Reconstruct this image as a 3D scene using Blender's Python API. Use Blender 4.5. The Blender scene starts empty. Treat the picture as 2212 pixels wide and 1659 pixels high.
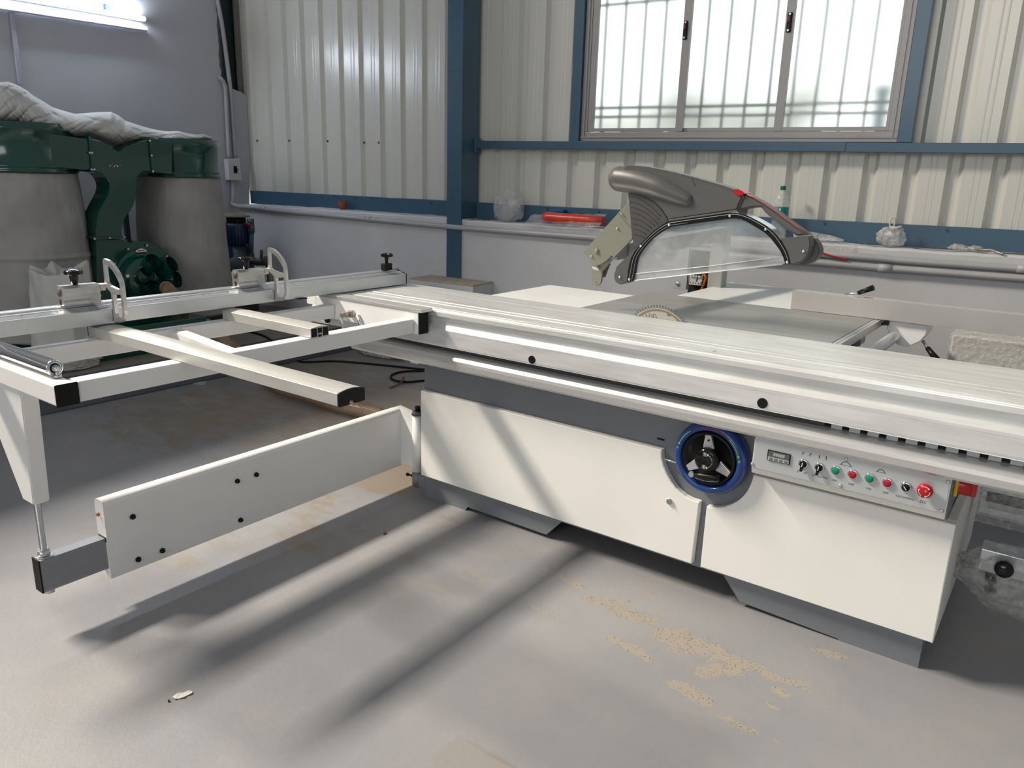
import bpy, bmesh, math, random
from math import sin, cos, pi, radians, sqrt, atan2
from mathutils import Vector, Matrix, noise
random.seed(7)
S = bpy.context.scene
COL = S.collection
V = Vector
# ------------------------------------------------------------------ camera
FP = 1667.704; PITCH, ROLL, YAW = radians(15.1524), radians(1.6664), radians(54.127)
CAM = V((2.1099, -2.2727, 1.3564))
fx, fy = -cos(YAW), sin(YAW)
CF = V((fx*cos(PITCH), fy*cos(PITCH), -sin(PITCH)))
r0 = V((fy, -fx, 0)).normalized(); u0 = r0.cross(CF)
CR = r0*cos(ROLL) + u0*sin(ROLL); CU = u0*cos(ROLL) - r0*sin(ROLL)
cam = bpy.data.cameras.new('camera'); co = bpy.data.objects.new('camera', cam); COL.objects.link(co)
m = Matrix((CR, CU, -CF)).transposed().to_4x4(); m.translation = CAM
co.matrix_world = m
cam.sensor_width = 36; cam.lens = FP/2212*36; cam.clip_start = .02; cam.clip_end = 200
S.camera = co
# ------------------------------------------------------------------ world and sun patch
S.view_settings.view_transform = 'Standard'; S.view_settings.look = 'None'
S.view_settings.exposure = 0.0; S.view_settings.gamma = 1.0; S.view_settings.use_curve_mapping = False
SKY_ALL, SKY_BACK, SUN_W, TUBE_E, FRONT_W = 0.272, 1.75, 2300.0, 105.0, 480.0
w = bpy.data.worlds.new('world'); S.world = w; w.use_nodes = True
nt = w.node_tree; nt.nodes.clear()
out = nt.nodes.new('ShaderNodeOutputWorld'); bg = nt.nodes.new('ShaderNodeBackground')
tc = nt.nodes.new('ShaderNodeTexCoord'); dp = nt.nodes.new('ShaderNodeVectorMath'); dp.operation = 'DOT_PRODUCT'
dp.inputs[1].default_value = (-.083, .985, -.15)
rp = nt.nodes.new('ShaderNodeValToRGB')
e = rp.color_ramp.elements; e[0].position = .45; e[0].color = (SKY_ALL*.97, SKY_ALL, SKY_ALL*1.05, 1)
e[1].position = .9; e[1].color = (SKY_BACK*.95, SKY_BACK, SKY_BACK*.97, 1)
nt.links.new(tc.outputs['Generated'], dp.inputs[0]); nt.links.new(dp.outputs['Value'], rp.inputs[0])
nt.links.new(rp.outputs[0], bg.inputs[0]); nt.links.new(bg.outputs[0], out.inputs[0])
# daylight that falls in through the long clerestory opening high on the left
sun_dir = V((-.88, -.41, 1.0)).normalized()
al = bpy.data.lights.new('clerestory_daylight', 'AREA'); al.shape = 'RECTANGLE'; al.size = 3.6; al.size_y = .75
al.energy = SUN_W; al.color = (1.0, .90, .76)
ao = bpy.data.objects.new('clerestory_daylight', al); COL.objects.link(ao)
zc = sun_dir; xc = V((0, 1, 0)); xc = (xc - zc*xc.dot(zc)).normalized(); yc = zc.cross(xc)
m = Matrix((xc, yc, zc)).transposed().to_4x4(); m.translation = V((.1, -.2, .4)) + sun_dir*11
ao.matrix_world = m
# daylight through the wide workshop entrance behind the viewer
dl = bpy.data.lights.new('entrance_daylight', 'AREA'); dl.shape = 'RECTANGLE'; dl.size = 9.0; dl.size_y = 4.5; dl.energy = FRONT_W; dl.color = (1.0, .985, .95)
do = bpy.data.objects.new('entrance_daylight', dl); COL.objects.link(do)
dp_ = V((2.5, -17, 5.5)); zc = (dp_-V((.2, .8, .9))).normalized(); xc = V((0, 0, 1)).cross(zc).normalized(); yc = zc.cross(xc)
m = Matrix((xc, yc, zc)).transposed().to_4x4(); m.translation = dp_; do.matrix_world = m
# ------------------------------------------------------------------ frames and pixel rays
WA = radians(4.8132); WD = 2.397
WM = Matrix.Translation((0, WD, 0)) @ Matrix.Rotation(WA, 4, 'Z')
WI = WM.inverted(); ID = Matrix.Identity(4)
def ray(u, v): return CF + CR*((u-1106)/FP) + CU*((829.5-v)/FP)
def px(u, v, y): d = ray(u, v); return CAM + d*((y-CAM.y)/d.y)
def px_x(u, v, x): d = ray(u, v); return CAM + d*((x-CAM.x)/d.x)
def px_z(u, v, z): d = ray(u, v); return CAM + d*((z-CAM.z)/d.z)
def px_d(u, v, dd): return CAM + ray(u, v)*dd
def px_w(u, v, yw):            # point (wall frame) where a sight line meets the plane y = yw of the back wall
    o = WI @ CAM; d = WI.to_3x3() @ ray(u, v); return o + d*((yw-o.y)/d.y)
def px_wx(u, v, xw):
    o = WI @ CAM; d = WI.to_3x3() @ ray(u, v); return o + d*((xw-o.x)/d.x)
# ------------------------------------------------------------------ materials
MT = {}
def mat(name, col, rough=.5, metal=0., var=0., vscale=8., col2=None, bump=0., bscale=60., coat=0., emit=0., ecol=None,
        alpha=1., trans=0., stretch=(1, 1, 1), spec=.5, frame=None):
    if name in MT: return MT[name]
    m = bpy.data.materials.new(name); m.use_nodes = True; t = m.node_tree; N = t.nodes; L = t.links
    b = N['Principled BSDF']; b.inputs['Roughness'].default_value = rough; b.inputs['Metallic'].default_value = metal
    c = (*col, 1); b.inputs['Base Color'].default_value = c
    b.inputs['Specular IOR Level'].default_value = spec
    if coat: b.inputs['Coat Weight'].default_value = coat; b.inputs['Coat Roughness'].default_value = .12
    if trans: b.inputs['Transmission Weight'].default_value = trans
    if alpha < 1: b.inputs['Alpha'].default_value = alpha
    if emit: b.inputs['Emission Color'].default_value = (*(ecol or col), 1); b.inputs['Emission Strength'].default_value = emit
    co = N.new('ShaderNodeTexCoord'); mp = N.new('ShaderNodeMapping'); mp.inputs['Scale'].default_value = stretch
    L.new(co.outputs['Object'], mp.inputs[0])
    if var:
        n = N.new('ShaderNodeTexNoise'); n.inputs['Scale'].default_value = vscale; n.inputs['Detail'].default_value = 5
        L.new(mp.outputs[0], n.inputs['Vector'])
        r = N.new('ShaderNodeValToRGB'); r.color_ramp.elements[0].position = .32; r.color_ramp.elements[1].position = .7
        c2 = col2 or tuple(x*(1-var) for x in col)
        if col2: c2 = tuple(a*(1-var)+b_*var for a, b_ in zip(col, col2))
        r.color_ramp.elements[0].color = (*c2, 1); r.color_ramp.elements[1].color = c
        L.new(n.outputs['Fac'], r.inputs[0]); L.new(r.outputs[0], b.inputs['Base Color'])
    if bump:
        n2 = N.new('ShaderNodeTexNoise'); n2.inputs['Scale'].default_value = bscale; n2.inputs['Detail'].default_value = 3
        L.new(mp.outputs[0], n2.inputs['Vector'])
        bp = N.new('ShaderNodeBump'); bp.inputs['Strength'].default_value = bump; bp.inputs['Distance'].default_value = .01
        L.new(n2.outputs['Fac'], bp.inputs['Height']); L.new(bp.outputs[0], b.inputs['Normal'])
    MT[name] = m; return m
white = mat('white_powder_coat', (.87, .865, .83), .42, var=.05, vscale=3, bump=.03, bscale=900)
white2 = mat('white_frame_paint', (.84, .84, .83), .38, var=.04, vscale=6)
dusty_white = mat('dusty_white_paint', (.80, .79, .75), .5, var=.55, vscale=14, col2=(.62, .50, .34))
grey = mat('grey_cabinet_paint', (.185, .20, .225), .45, var=.06, vscale=3)
dgrey = mat('charcoal_plastic', (.085, .086, .086), .42, bump=.04, bscale=700)
lgrey = mat('fin_plastic', (.06, .06, .062), .5)
black = mat('black_plastic', (.008, .008, .009), .35, spec=.25)
gblack = mat('glossy_black_knob', (.004, .004, .005), .12, spec=.4)
rubber = mat('black_rubber', (.010, .010, .010), .6, spec=.2)
dark = mat('dark_void', (.01, .01, .012), .9)
alu = mat('brushed_aluminium', (.72, .72, .71), .34, .6, var=.12, vscale=30, stretch=(.6, 14, 14))
aluT = mat('worn_aluminium_table', (.90, .92, .92), .34, .5, var=.5, vscale=6, stretch=(.7, 5, 5), col2=(.56, .55, .53))
aluF = mat('satin_aluminium_fence', (.60, .63, .66), .34, .7, var=.1, vscale=6)
aluB = mat('raw_aluminium_bar', (.66, .655, .62), .42, .45, var=.12, vscale=9, stretch=(1, 5, 5))
castalu = mat('cast_aluminium', (.72, .71, .69), .28, .85, var=.15, vscale=20)
chrome = mat('chrome', (.75, .75, .76), .12, 1.0)
zinc = mat('zinc_plated_steel', (.62, .64, .66), .28, .9, bump=.1, bscale=300)
brass_ = mat('bronze_bush', (.45, .39, .31), .3, .8)
iron = mat('ground_cast_iron', (.46, .46, .455), .38, .6, var=.6, vscale=4, col2=(.33, .31, .29), stretch=(.5, 4, 4))
extw = mat('white_table_extension', (.76, .79, .80), .4, var=.25, vscale=5, col2=(.62, .56, .44))
olive = mat('olive_beige_enamel', (.205, .213, .17), .42, coat=.2)
blue_steel = mat('blue_steel_paint', (.045, .105, .165), .35, var=.12, vscale=5, coat=.2)
plaster = mat('grey_plaster', (.56, .565, .585), .8, var=.10, vscale=2.2, bump=.12, bscale=25)
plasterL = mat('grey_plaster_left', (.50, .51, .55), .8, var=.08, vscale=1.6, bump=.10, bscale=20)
conc = mat('dusty_concrete', (.42, .35, .26), .9, var=.3, vscale=9, col2=(.30, .26, .21), bump=.2, bscale=60)
clad = mat('cream_steel_sheet', (.60, .60, .55), .24, 0., var=.05, vscale=3, stretch=(1, 1, .1), spec=.7)
upvc = mat('anodised_window_alloy', (.30, .295, .30), .4, .35, var=.1, vscale=3, stretch=(1, 1, .2))
pvc = mat('painted_pvc_pipe', (.40, .40, .415), .4, var=.14, vscale=6)
green = mat('dark_green_enamel', (.0, .052, .038), .16, coat=.5)
bagm = mat('off_white_filter_cloth', (.56, .56, .54), .8, var=.14, vscale=7, bump=.35, bscale=9)
bagd = mat('dusty_filter_cloth', (.38, .375, .36), .85, var=.25, vscale=4, bump=.5, bscale=8)
wheelb = mat('blue_handwheel_plastic', (.008, .045, .20), .25, coat=.3)
panel = mat('panel_sheet', (.52, .55, .565), .32, .25, var=.05, vscale=5)
panelbox = mat('panel_housing', (.68, .67, .64), .35)
redp = mat('red_plastic', (.42, .008, .015), .28)
redb = mat('red_button', (.40, .006, .02), .35)
greenb = mat('green_button', (.0, .24, .13), .35)
yellow = mat('yellow_plastic', (.62, .46, .01), .4)
ink = mat('black_ink', (.02, .02, .022), .6)
wink = mat('white_ink', (.75, .75, .72), .5)
rink = mat('red_ink', (.45, .02, .05), .5)
gink = mat('lime_ink', (.30, .48, .05), .5)
pink = mat('worn_red_stripe', (.38, .10, .10), .4)
blade = mat('blade_steel', (.62, .60, .56), .22, .9)
bladeg = mat('resin_stained_steel', (.24, .19, .11), .4, .5)
carbide = mat('carbide_tip', (.16, .155, .15), .35, .6)
lamp_on = mat('led_tube_glow', (.9, .95, 1), .3, emit=TUBE_E, ecol=(.80, .88, 1.0))
led = mat('red_indicator_light', (.9, .05, .05), .3, emit=1.6, ecol=(1, .03, .02))
cardb = mat('brown_cardboard', (.42, .29, .17), .8)
clay = mat('terracotta_clay', (.28, .08, .045), .75, var=.2, vscale=40)
teal = mat('teal_label', (.0, .20, .17), .35)
pump_b = mat('navy_motor_paint', (.012, .035, .085), .4)
pump_d = mat('dark_blue_cast_iron', (.02, .035, .06), .55)
pvcb = mat('blue_grey_pvc', (.06, .10, .15), .4)
orange = mat('orange_red_plastic', (.62, .055, .03), .35, var=.2, vscale=20)
bluep = mat('blue_card', (.0, .11, .36), .4)
brown = mat('brown_strip', (.11, .045, .03), .5)
paper = mat('white_paper', (.72, .70, .66), .8)
SMOOTH = ('dusty_clear_shield', 'clear_bottle_plastic', 'clear_hose_film')
def film(name, col, amount, rough=.12, scale=18):
    m = bpy.data.materials.new(name); m.use_nodes = True; t = m.node_tree; N = t.nodes; L = t.links; N.clear()
    o = N.new('ShaderNodeOutputMaterial'); tr = N.new('ShaderNodeBsdfTransparent'); b = N.new('ShaderNodeBsdfPrincipled')
    b.inputs['Base Color'].default_value = (*col, 1); b.inputs['Roughness'].default_value = rough
    b.inputs['Specular IOR Level'].default_value = .8
    co = N.new('ShaderNodeTexCoord'); n = N.new('ShaderNodeTexNoise'); n.inputs['Scale'].default_value = scale; n.inputs['Detail'].default_value = 6
    L.new(co.outputs['Object'], n.inputs['Vector'])
    mr = N.new('ShaderNodeMapRange'); mr.inputs[1].default_value = .3; mr.inputs[2].default_value = .75
    mr.inputs[3].default_value = amount*.3; mr.inputs[4].default_value = min(1, amount*1.7)
    L.new(n.outputs['Fac'], mr.inputs[0])
    mx = N.new('ShaderNodeMixShader'); L.new(mr.outputs[0], mx.inputs[0]); L.new(tr.outputs[0], mx.inputs[1]); L.new(b.outputs[0], mx.inputs[2])
    L.new(mx.outputs[0], o.inputs[0])
    bp = N.new('ShaderNodeBump'); bp.inputs['Strength'].default_value = .45; bp.inputs['Distance'].default_value = .012
    n2 = N.new('ShaderNodeTexNoise'); n2.inputs['Scale'].default_value = scale*1.6; n2.inputs['Detail'].default_value = 3; n2.inputs['Distortion'].default_value = 1.2
    L.new(co.outputs['Object'], n2.inputs['Vector'])
    if name not in SMOOTH: L.new(n2.outputs['Fac'], bp.inputs['Height']); L.new(bp.outputs[0], b.inputs['Normal'])
    MT[name] = m; return m
clearbag2 = film('hazy_bag_film', (.66, .66, .65), .42, .1, 30)
clearbag = film('clear_plastic_film', (.66, .68, .68), .26, .1, 9)
wrapf = film('crumpled_wrap_film', (.62, .62, .60), .55, .1, 40)
shieldm = film('dusty_clear_shield', (.52, .55, .57), .42, .2, 7)
bottlem = film('clear_bottle_plastic', (.75, .78, .78), .25, .08, 12)
hosef = film('clear_hose_film', (.46, .36, .28), .38, .2, 10)
def glass():
    m = bpy.data.materials.new('patterned_glass'); m.use_nodes = True; t = m.node_tree; N = t.nodes; L = t.links; N.clear()
    o = N.new('ShaderNodeOutputMaterial'); r = N.new('ShaderNodeBsdfRefraction'); r.inputs['Color'].default_value = (.93, .96, .95, 1)
    r.inputs['Roughness'].default_value = .46; r.inputs['IOR'].default_value = 1.34
    g = N.new('ShaderNodeBsdfGlossy'); g.inputs['Roughness'].default_value = .25; g.inputs['Color'].default_value = (.8, .8, .8, 1)
    mx = N.new('ShaderNodeMixShader'); mx.inputs[0].default_value = .05
    L.new(r.outputs[0], mx.inputs[1]); L.new(g.outputs[0], mx.inputs[2]); L.new(mx.outputs[0], o.inputs[0]); return m
glassm = glass()
# ------------------------------------------------------------------ object helpers
WORLDM = {}
def tag(o, label=None, cat=None, group=None, kind=None):
    if label: o['label'] = label
    if cat: o['category'] = cat
    if group: o['group'] = group
    if kind: o['kind'] = kind
    return o
def thing(name, loc, label, cat, group=None, frame=ID, kind=None):
    o = bpy.data.objects.new(name, None); COL.objects.link(o)
    M_ = frame @ Matrix.Translation(loc); o.matrix_world = M_; WORLDM[o.name] = M_
    o.empty_display_size = .05
    return tag(o, label, cat, group, kind)
class B:
    """collects shapes of one part"""
    def __init__(s, frame=ID): s.bm = bmesh.new(); s.fr = frame; s.mi = 0; s.mats = []
    def _v(s, p): return s.bm.verts.new(p)
    def face(s, vs):
        try: f = s.bm.faces.new(vs); f.material_index = s.mi; return f
        except ValueError: return None
    def use(s, m):
        if m not in s.mats: s.mats.append(m)
        s.mi = s.mats.index(m); return s
    def box(s, a, b, bev=0):
        a, b = V(a), V(b); c = (a+b)/2; d = b-a
        r = bmesh.ops.create_cube(s.bm, size=1, matrix=Matrix.Translation(c) @ Matrix.Diagonal((abs(d.x), abs(d.y), abs(d.z), 1)))
        fs = {f for v in r['verts'] for f in v.link_faces}
        for f in fs: f.material_index = s.mi
        if bev:
            es = list({e for v in r['verts'] for e in v.link_edges})
            rr = bmesh.ops.bevel(s.bm, geom=es, offset=bev, segments=2, affect='EDGES', profile=.5)
            for f in rr['faces']: f.material_index = s.mi
        return s
    def obox(s, p, q, w, h, up=(0, 0, 1), bev=0):   # box beam from p to q
        p, q = V(p), V(q); d = (q-p); L_ = d.length; d.normalize(); sd = d.cross(V(up)).normalized(); uu = sd.cross(d)
        M_ = Matrix((d, sd, uu)).transposed().to_4x4(); M_.translation = (p+q)/2
        r = bmesh.ops.create_cube(s.bm, size=1, matrix=M_ @ Matrix.Diagonal((L_, w, h, 1)))
        for f in {f for v in r['verts'] for f in v.link_faces}: f.material_index = s.mi
        if bev:
            es = list({e for v in r['verts'] for e in v.link_edges})
            rr = bmesh.ops.bevel(s.bm, geom=es, offset=bev, segments=2, affect='EDGES')
            for f in rr['faces']: f.material_index = s.mi
        return s
    def prism(s, pts, vec, bev=0):                    # closed polygon (3D points) pushed along vec
        vec = V(vec); a = [s._v(p) for p in pts]; b = [s._v(V(p)+vec) for p in pts]; n = len(a)
        fs = [s.face(a), s.face(b[::-1])]
        for i in range(n): fs.append(s.face([a[i], b[i], b[(i+1) % n], a[(i+1) % n]]))
        fs = [f for f in fs if f]
        bmesh.ops.recalc_face_normals(s.bm, faces=fs)
        if bev:
            es = {e for f in fs[:2] for e in f.edges}
            rr = bmesh.ops.bevel(s.bm, geom=list(es), offset=bev, segments=2, affect='EDGES')
            for f in rr['faces']: f.material_index = s.mi
        return s
    def poly(s, pts): s.face([s._v(p) for p in pts]); return s
    def cyl(s, p, q, r, r2=None, n=20, caps=True):
        p, q = V(p), V(q); d = (q-p); L_ = d.length
        if L_ < 1e-7: return s
        rot = d.to_track_quat('Z', 'Y').to_matrix().to_4x4(); rot.translation = (p+q)/2
        k = bmesh.ops.create_cone(s.bm, cap_ends=caps, segments=n, radius1=r, radius2=r if r2 is None else r2, depth=L_, matrix=rot)
        for f in {f for v in k['verts'] for f in v.link_faces}: f.material_index = s.mi; f.smooth = len(f.verts) == 4
        return s
    def tube(s, path, r, n=10, closed=False, caps=True):
        path = [V(p) for p in path]; rr = r if isinstance(r, (list, tuple)) else [r]*len(path)
        rings = []; prev = None
        for i, p in enumerate(path):
            a = path[i-1] if (i or closed) else p; b = path[(i+1) % len(path)] if (i < len(path)-1 or closed) else p
            t = (b-a).normalized()
            if prev is None: x = t.orthogonal().normalized()
            else: x = (prev - t*prev.dot(t)).normalized()
            prev = x; y = t.cross(x)
            rings.append([s._v(p + (x*cos(2*pi*k/n) + y*sin(2*pi*k/n))*rr[i]) for k in range(n)])
        m_ = len(rings)
        for i in range(m_ if closed else m_-1):
            A, B_ = rings[i], rings[(i+1) % m_]
            for k in range(n):
                f = s.face([A[k], A[(k+1) % n], B_[(k+1) % n], B_[k]])
                if f: f.smooth = True
        if caps and not closed: s.face(rings[0][::-1]); s.face(rings[-1])
        return s
    def lathe(s, prof, origin, axis=(0, 0, 1), n=28, wob=None):
        axis = V(axis).normalized(); x = axis.orthogonal().normalized(); y = axis.cross(x); o = V(origin); rings = []
        for r, h in prof:
            if r < 1e-6: rings.append([s._v(o+axis*h)])
            else:
                ring = []
                for k in range(n):
                    a = 2*pi*k/n; rr = r*(1+(wob(a, h) if wob else 0))
                    ring.append(s._v(o + axis*h + (x*cos(a)+y*sin(a))*rr))
                rings.append(ring)
        for A, C in zip(rings, rings[1:]):
            for k in range(n):
                if len(A) == 1 and len(C) == 1: continue
                if len(A) == 1: f = s.face([A[0], C[k], C[(k+1) % n]])
                elif len(C) == 1: f = s.face([A[k], A[(k+1) % n], C[0]][::-1])
                else: f = s.face([A[k], C[k], C[(k+1) % n], A[(k+1) % n]])
                if f: f.smooth = True
        return s
    def sphere(s, c, r, sc=(1, 1, 1), sub=3, rough=0., seed=0., freq=6.):
        M_ = Matrix.Translation(c) @ Matrix.Diagonal((*sc, 1))
        k = bmesh.ops.create_icosphere(s.bm, subdivisions=sub, radius=r, matrix=M_)
        for v in k['verts']:
            if rough:
                d = (v.co - V(c)).normalized(); nn = noise.noise(v.co*freq + V((seed, seed*2, 0))) + .5*noise.noise(v.co*freq*2.7+V((seed, 0, 3)))
                v.co += d*rough*nn
        for f in {f for v in k['verts'] for f in v.link_faces}: f.material_index = s.mi; f.smooth = True
        return s
    def grid(s, fn, nu, nv, smooth=True):
        vs = [[s._v(fn(i/nu, j/nv)) for j in range(nv+1)] for i in range(nu+1)]
        for i in range(nu):
            for j in range(nv):
                f = s.face([vs[i][j], vs[i+1][j], vs[i+1][j+1], vs[i][j+1]])
                if f: f.smooth = smooth
        return s
    def build(s, name, material=None, parent=None, label=None, cat=None, group=None, kind=None, recalc=True, bevel=0, solid=0, base=None):
        if recalc: bmesh.ops.recalc_face_normals(s.bm, faces=s.bm.faces[:])
        if parent is not None:
            PM = WORLDM[parent.name]
        else:
            if base is None:
                zs = [v.co for v in s.bm.verts]
                c = V((sum(v.x for v in zs)/len(zs), sum(v.y for v in zs)/len(zs), min(v.z for v in zs)))
            else: c = V(base)
            PM = s.fr @ Matrix.Translation(c)
        T = PM.inverted() @ s.fr
        s.bm.transform(T)
        me = bpy.data.meshes.new(name); s.bm.to_mesh(me); s.bm.free()
        mats = list(s.mats)
        if not mats: mats = [material]
        for m_ in mats: me.materials.append(m_)
        o = bpy.data.objects.new(name, me); COL.objects.link(o)
        if parent is not None: o.parent = parent
        else: o.matrix_world = PM
        WORLDM[o.name] = PM
        if solid:
            md = o.modifiers.new('solid', 'SOLIDIFY'); md.thickness = solid; md.offset = 0
        if bevel:
            md = o.modifiers.new('bevel', 'BEVEL'); md.width = bevel; md.segments = 2; md.limit_method = 'ANGLE'; md.angle_limit = radians(40)
        return tag(o, label, cat, group, kind)
_dg = None
def text(body, size, pos, xdir, ydir, material, name, parent, depth=.0004, align='CENTER', arc=None):
    """lettering as a mesh; xdir/ydir span the face it is printed on"""
    cu = bpy.data.curves.new('txt', 'FONT'); cu.body = body; cu.size = size; cu.align_x = align; cu.align_y = 'CENTER'; cu.extrude = depth; cu.resolution_u = 2
    to = bpy.data.objects.new('txt', cu); COL.objects.link(to)
    dg = bpy.context.evaluated_depsgraph_get(); me = bpy.data.meshes.new_from_object(to.evaluated_get(dg))
    bpy.data.objects.remove(to); bpy.data.curves.remove(cu)
    xd, yd = V(xdir).normalized(), V(ydir).normalized(); zd = xd.cross(yd)
    M_ = Matrix((xd, yd, zd)).transposed().to_4x4(); M_.translation = V(pos)
    me.transform(WORLDM[parent.name].inverted() @ M_)
    me.materials.clear(); me.materials.append(material); me.name = name
    o = bpy.data.objects.new(name, me); COL.objects.link(o); o.parent = parent; WORLDM[o.name] = WORLDM[parent.name]
    return o
def curve_pts(pts, n=8, closed=False):      # Catmull-Rom through 3D points
    pts = [V(p) for p in pts]; out_ = []; m_ = len(pts); rng = m_ if closed else m_-1
    for i in range(rng):
        p0 = pts[(i-1) % m_] if (i or closed) else pts[0]; p1 = pts[i]; p2 = pts[(i+1) % m_]; p3 = pts[(i+2) % m_] if (i+2 < m_ or closed) else pts[-1]
        for k in range(n):
            t = k/n
            out_.append(.5*((2*p1) + (p2-p0)*t + (2*p0-5*p1+4*p2-p3)*t*t + (3*p1-p0-3*p2+p3)*t**3))
    if not closed: out_.append(pts[-1])
    return out_
# ------------------------------------------------------------------ floor
def floor_material():
    m = bpy.data.materials.new('painted_concrete_floor'); m.use_nodes = True; t = m.node_tree; N = t.nodes; L = t.links
    b = N['Principled BSDF']; co = N.new('ShaderNodeTexCoord')
    def nz(sc, det=6, rough=.6):
        n = N.new('ShaderNodeTexNoise'); n.inputs['Scale'].default_value = sc; n.inputs['Detail'].default_value = det; n.inputs['Roughness'].default_value = rough
        L.new(co.outputs['Object'], n.inputs['Vector']); return n.outputs['Fac']
    def mixc(f, a, b_):
        x = N.new('ShaderNodeMix'); x.data_type = 'RGBA'
        if isinstance(f, float): x.inputs[0].default_value = f
        else: L.new(f, x.inputs[0])
        for k, c in ((6, a), (7, b_)):
            if isinstance(c, tuple): x.inputs[k].default_value = (*c, 1)
            else: L.new(c, x.inputs[k])
        return x.outputs[2]
    def rng(v, a, b_, c=0., d=1.):
        x = N.new('ShaderNodeMapRange'); x.inputs[1].default_value = a; x.inputs[2].default_value = b_; x.inputs[3].default_value = c; x.inputs[4].default_value = d
        L.new(v, x.inputs[0]); return x.outputs[0]
    def op(o, a, b_):
        x = N.new('ShaderNodeMath'); x.operation = o
        for k, c in ((0, a), (1, b_)):
            if isinstance(c, float): x.inputs[k].default_value = c
            else: L.new(c, x.inputs[k])
        return x.outputs[0]
    base = mixc(rng(nz(1.3), .35, .7), (.245, .248, .265), (.30, .30, .308))
    base = mixc(rng(nz(5, 8, .7), .45, .75, 0, .35), base, (.36, .335, .32))
    a1 = N.new('ShaderNodeAttribute'); a1.attribute_name = 'dust'; a2 = N.new('ShaderNodeAttribute'); a2.attribute_name = 'chip'
    mpd = N.new('ShaderNodeMapping'); mpd.inputs['Scale'].default_value = (2.2, 5, 1); mpd.inputs['Rotation'].default_value = (0, 0, .5); L.new(co.outputs['Object'], mpd.inputs[0])
    nd = N.new('ShaderNodeTexNoise'); nd.inputs['Scale'].default_value = 2.4; nd.inputs['Detail'].default_value = 9; nd.inputs['Roughness'].default_value = .68; L.new(mpd.outputs[0], nd.inputs['Vector'])
    d = rng(op('ADD', op('MULTIPLY', a1.outputs['Fac'], 1.0), op('MULTIPLY', op('SUBTRACT', nd.outputs['Fac'], .5), 2.3)), .18, .62)
    d = op('MULTIPLY', d, rng(a1.outputs['Fac'], .02, .25))
    base = mixc(op('MULTIPLY', d, .85), base, (.25, .205, .155))
    ch = rng(op('ADD', a2.outputs['Fac'], op('MULTIPLY', op('SUBTRACT', nz(24, 9, .8), .5), 2.4)), .50, .60)
    ch = op('MULTIPLY', ch, rng(a2.outputs['Fac'], .02, .1))
    vor = N.new('ShaderNodeTexVoronoi'); vor.inputs['Scale'].default_value = 130; L.new(co.outputs['Object'], vor.inputs['Vector'])
    spk = rng(op('ADD', vor.outputs['Distance'], op('MULTIPLY', nz(30), .5)), .46, .54)
    chip = mixc(spk, (.13, .12, .11), (.335, .30, .255))
    base = mixc(ch, base, chip)
    a3 = N.new('ShaderNodeAttribute'); a3.attribute_name = 'slab'; sv = rng(op('ADD', vor.outputs['Distance'], op('MULTIPLY', nz(12), .9)), .42, .46)
    base = mixc(a3.outputs['Fac'], base, mixc(sv, (.13, .125, .12), (.275, .265, .25)))
    sp = rng(nz(210, 2), .70, .74)
    base = mixc(op('MULTIPLY', sp, .5), base, (.2, .19, .18))
    L.new(base, b.inputs['Base Color'])
    L.new(op('ADD', op('MULTIPLY', nz(3), .22), .36), b.inputs['Roughness'])
    bp = N.new('ShaderNodeBump'); bp.inputs['Strength'].default_value = .12; bp.inputs['Distance'].default_value = .008
    L.new(op('SUBTRACT', nz(60, 4), op('MULTIPLY', ch, .8)), bp.inputs['Height']); L.new(bp.outputs[0], b.inputs['Normal'])
    return m
def fp(u, v): p = px_z(u, v, 0); return (p.x, p.y)
CHIPS = [[(1172, 1228), (1215, 1248), .010], [(1215, 1248), (1255, 1270), .012], [(1270, 1292), (1320, 1300), .020], [(1285, 1300), (1345, 1312), .018], [(1330, 1320), (1400, 1340), .030],
         [(1345, 1305), (1410, 1278), .008], [(1440, 1372), (1475, 1395), .042], [(1470, 1370), (1535, 1405), .036], [(1540, 1405), (1600, 1440), .032], [(1525, 1450), (1600, 1445), .028], [(1320, 1378), (1395, 1420), .018],
         [(1455, 1475), (1520, 1512), .022], [(1625, 1432), (1665, 1465), .014], [(1665, 1462), (1740, 1478), .012], [(1670, 1488), (1700, 1500), .014], [(1765, 1405), (1815, 1420), .018],
         [(1110, 1288), (1150, 1312), .004], [(1150, 1310), (1240, 1345), .008], [(1555, 1545), (1625, 1580), .010], [(1015, 1233), (1045, 1255), .007], [(1655, 1520), (1675, 1530), .008],
         [(1395, 1250), (1420, 1262), .006], [(1440, 1245), (1446, 1250), .008], [(1115, 1190), (1125, 1196), .008], [(1690, 1352), (1722, 1362), .007], [(1490, 1515), (1700, 1610), .0035], [(1620, 1432), (1760, 1500), .004]]
CHIPS = [(fp(*a), fp(*b_), w_) for a, b_, w_ in CHIPS]
DUST = [((-1.1, .9), 1.15, .62), ((-1.7, .2), .9, .55), ((-1.0, .35), .8, .6), ((-2.0, 1.2), .8, .6), ((-.35, .12), .35, .85), ((-.2, .02), .16, 1.1), ((-.55, -.25), .45, .5), ((-.5, -.9), .4, .40), ((-.1, -.5), .35, .35),
        ((.2, -.1), .3, .20), ((.42, -.45), .4, .18), ((.2, .45), .4, .6)]
def segd(p, a, b_):
    ax, ay = a; bx, by = b_; dx, dy = bx-ax, by-ay; l2 = dx*dx+dy*dy or 1e-9
    t = max(0, min(1, ((p[0]-ax)*dx+(p[1]-ay)*dy)/l2)); return math.hypot(p[0]-ax-t*dx, p[1]-ay-t*dy)
tri = [px_z(975, 1594, 0), px_z(760, 1850, 0), px_z(1330, 1800, 0)]
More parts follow.
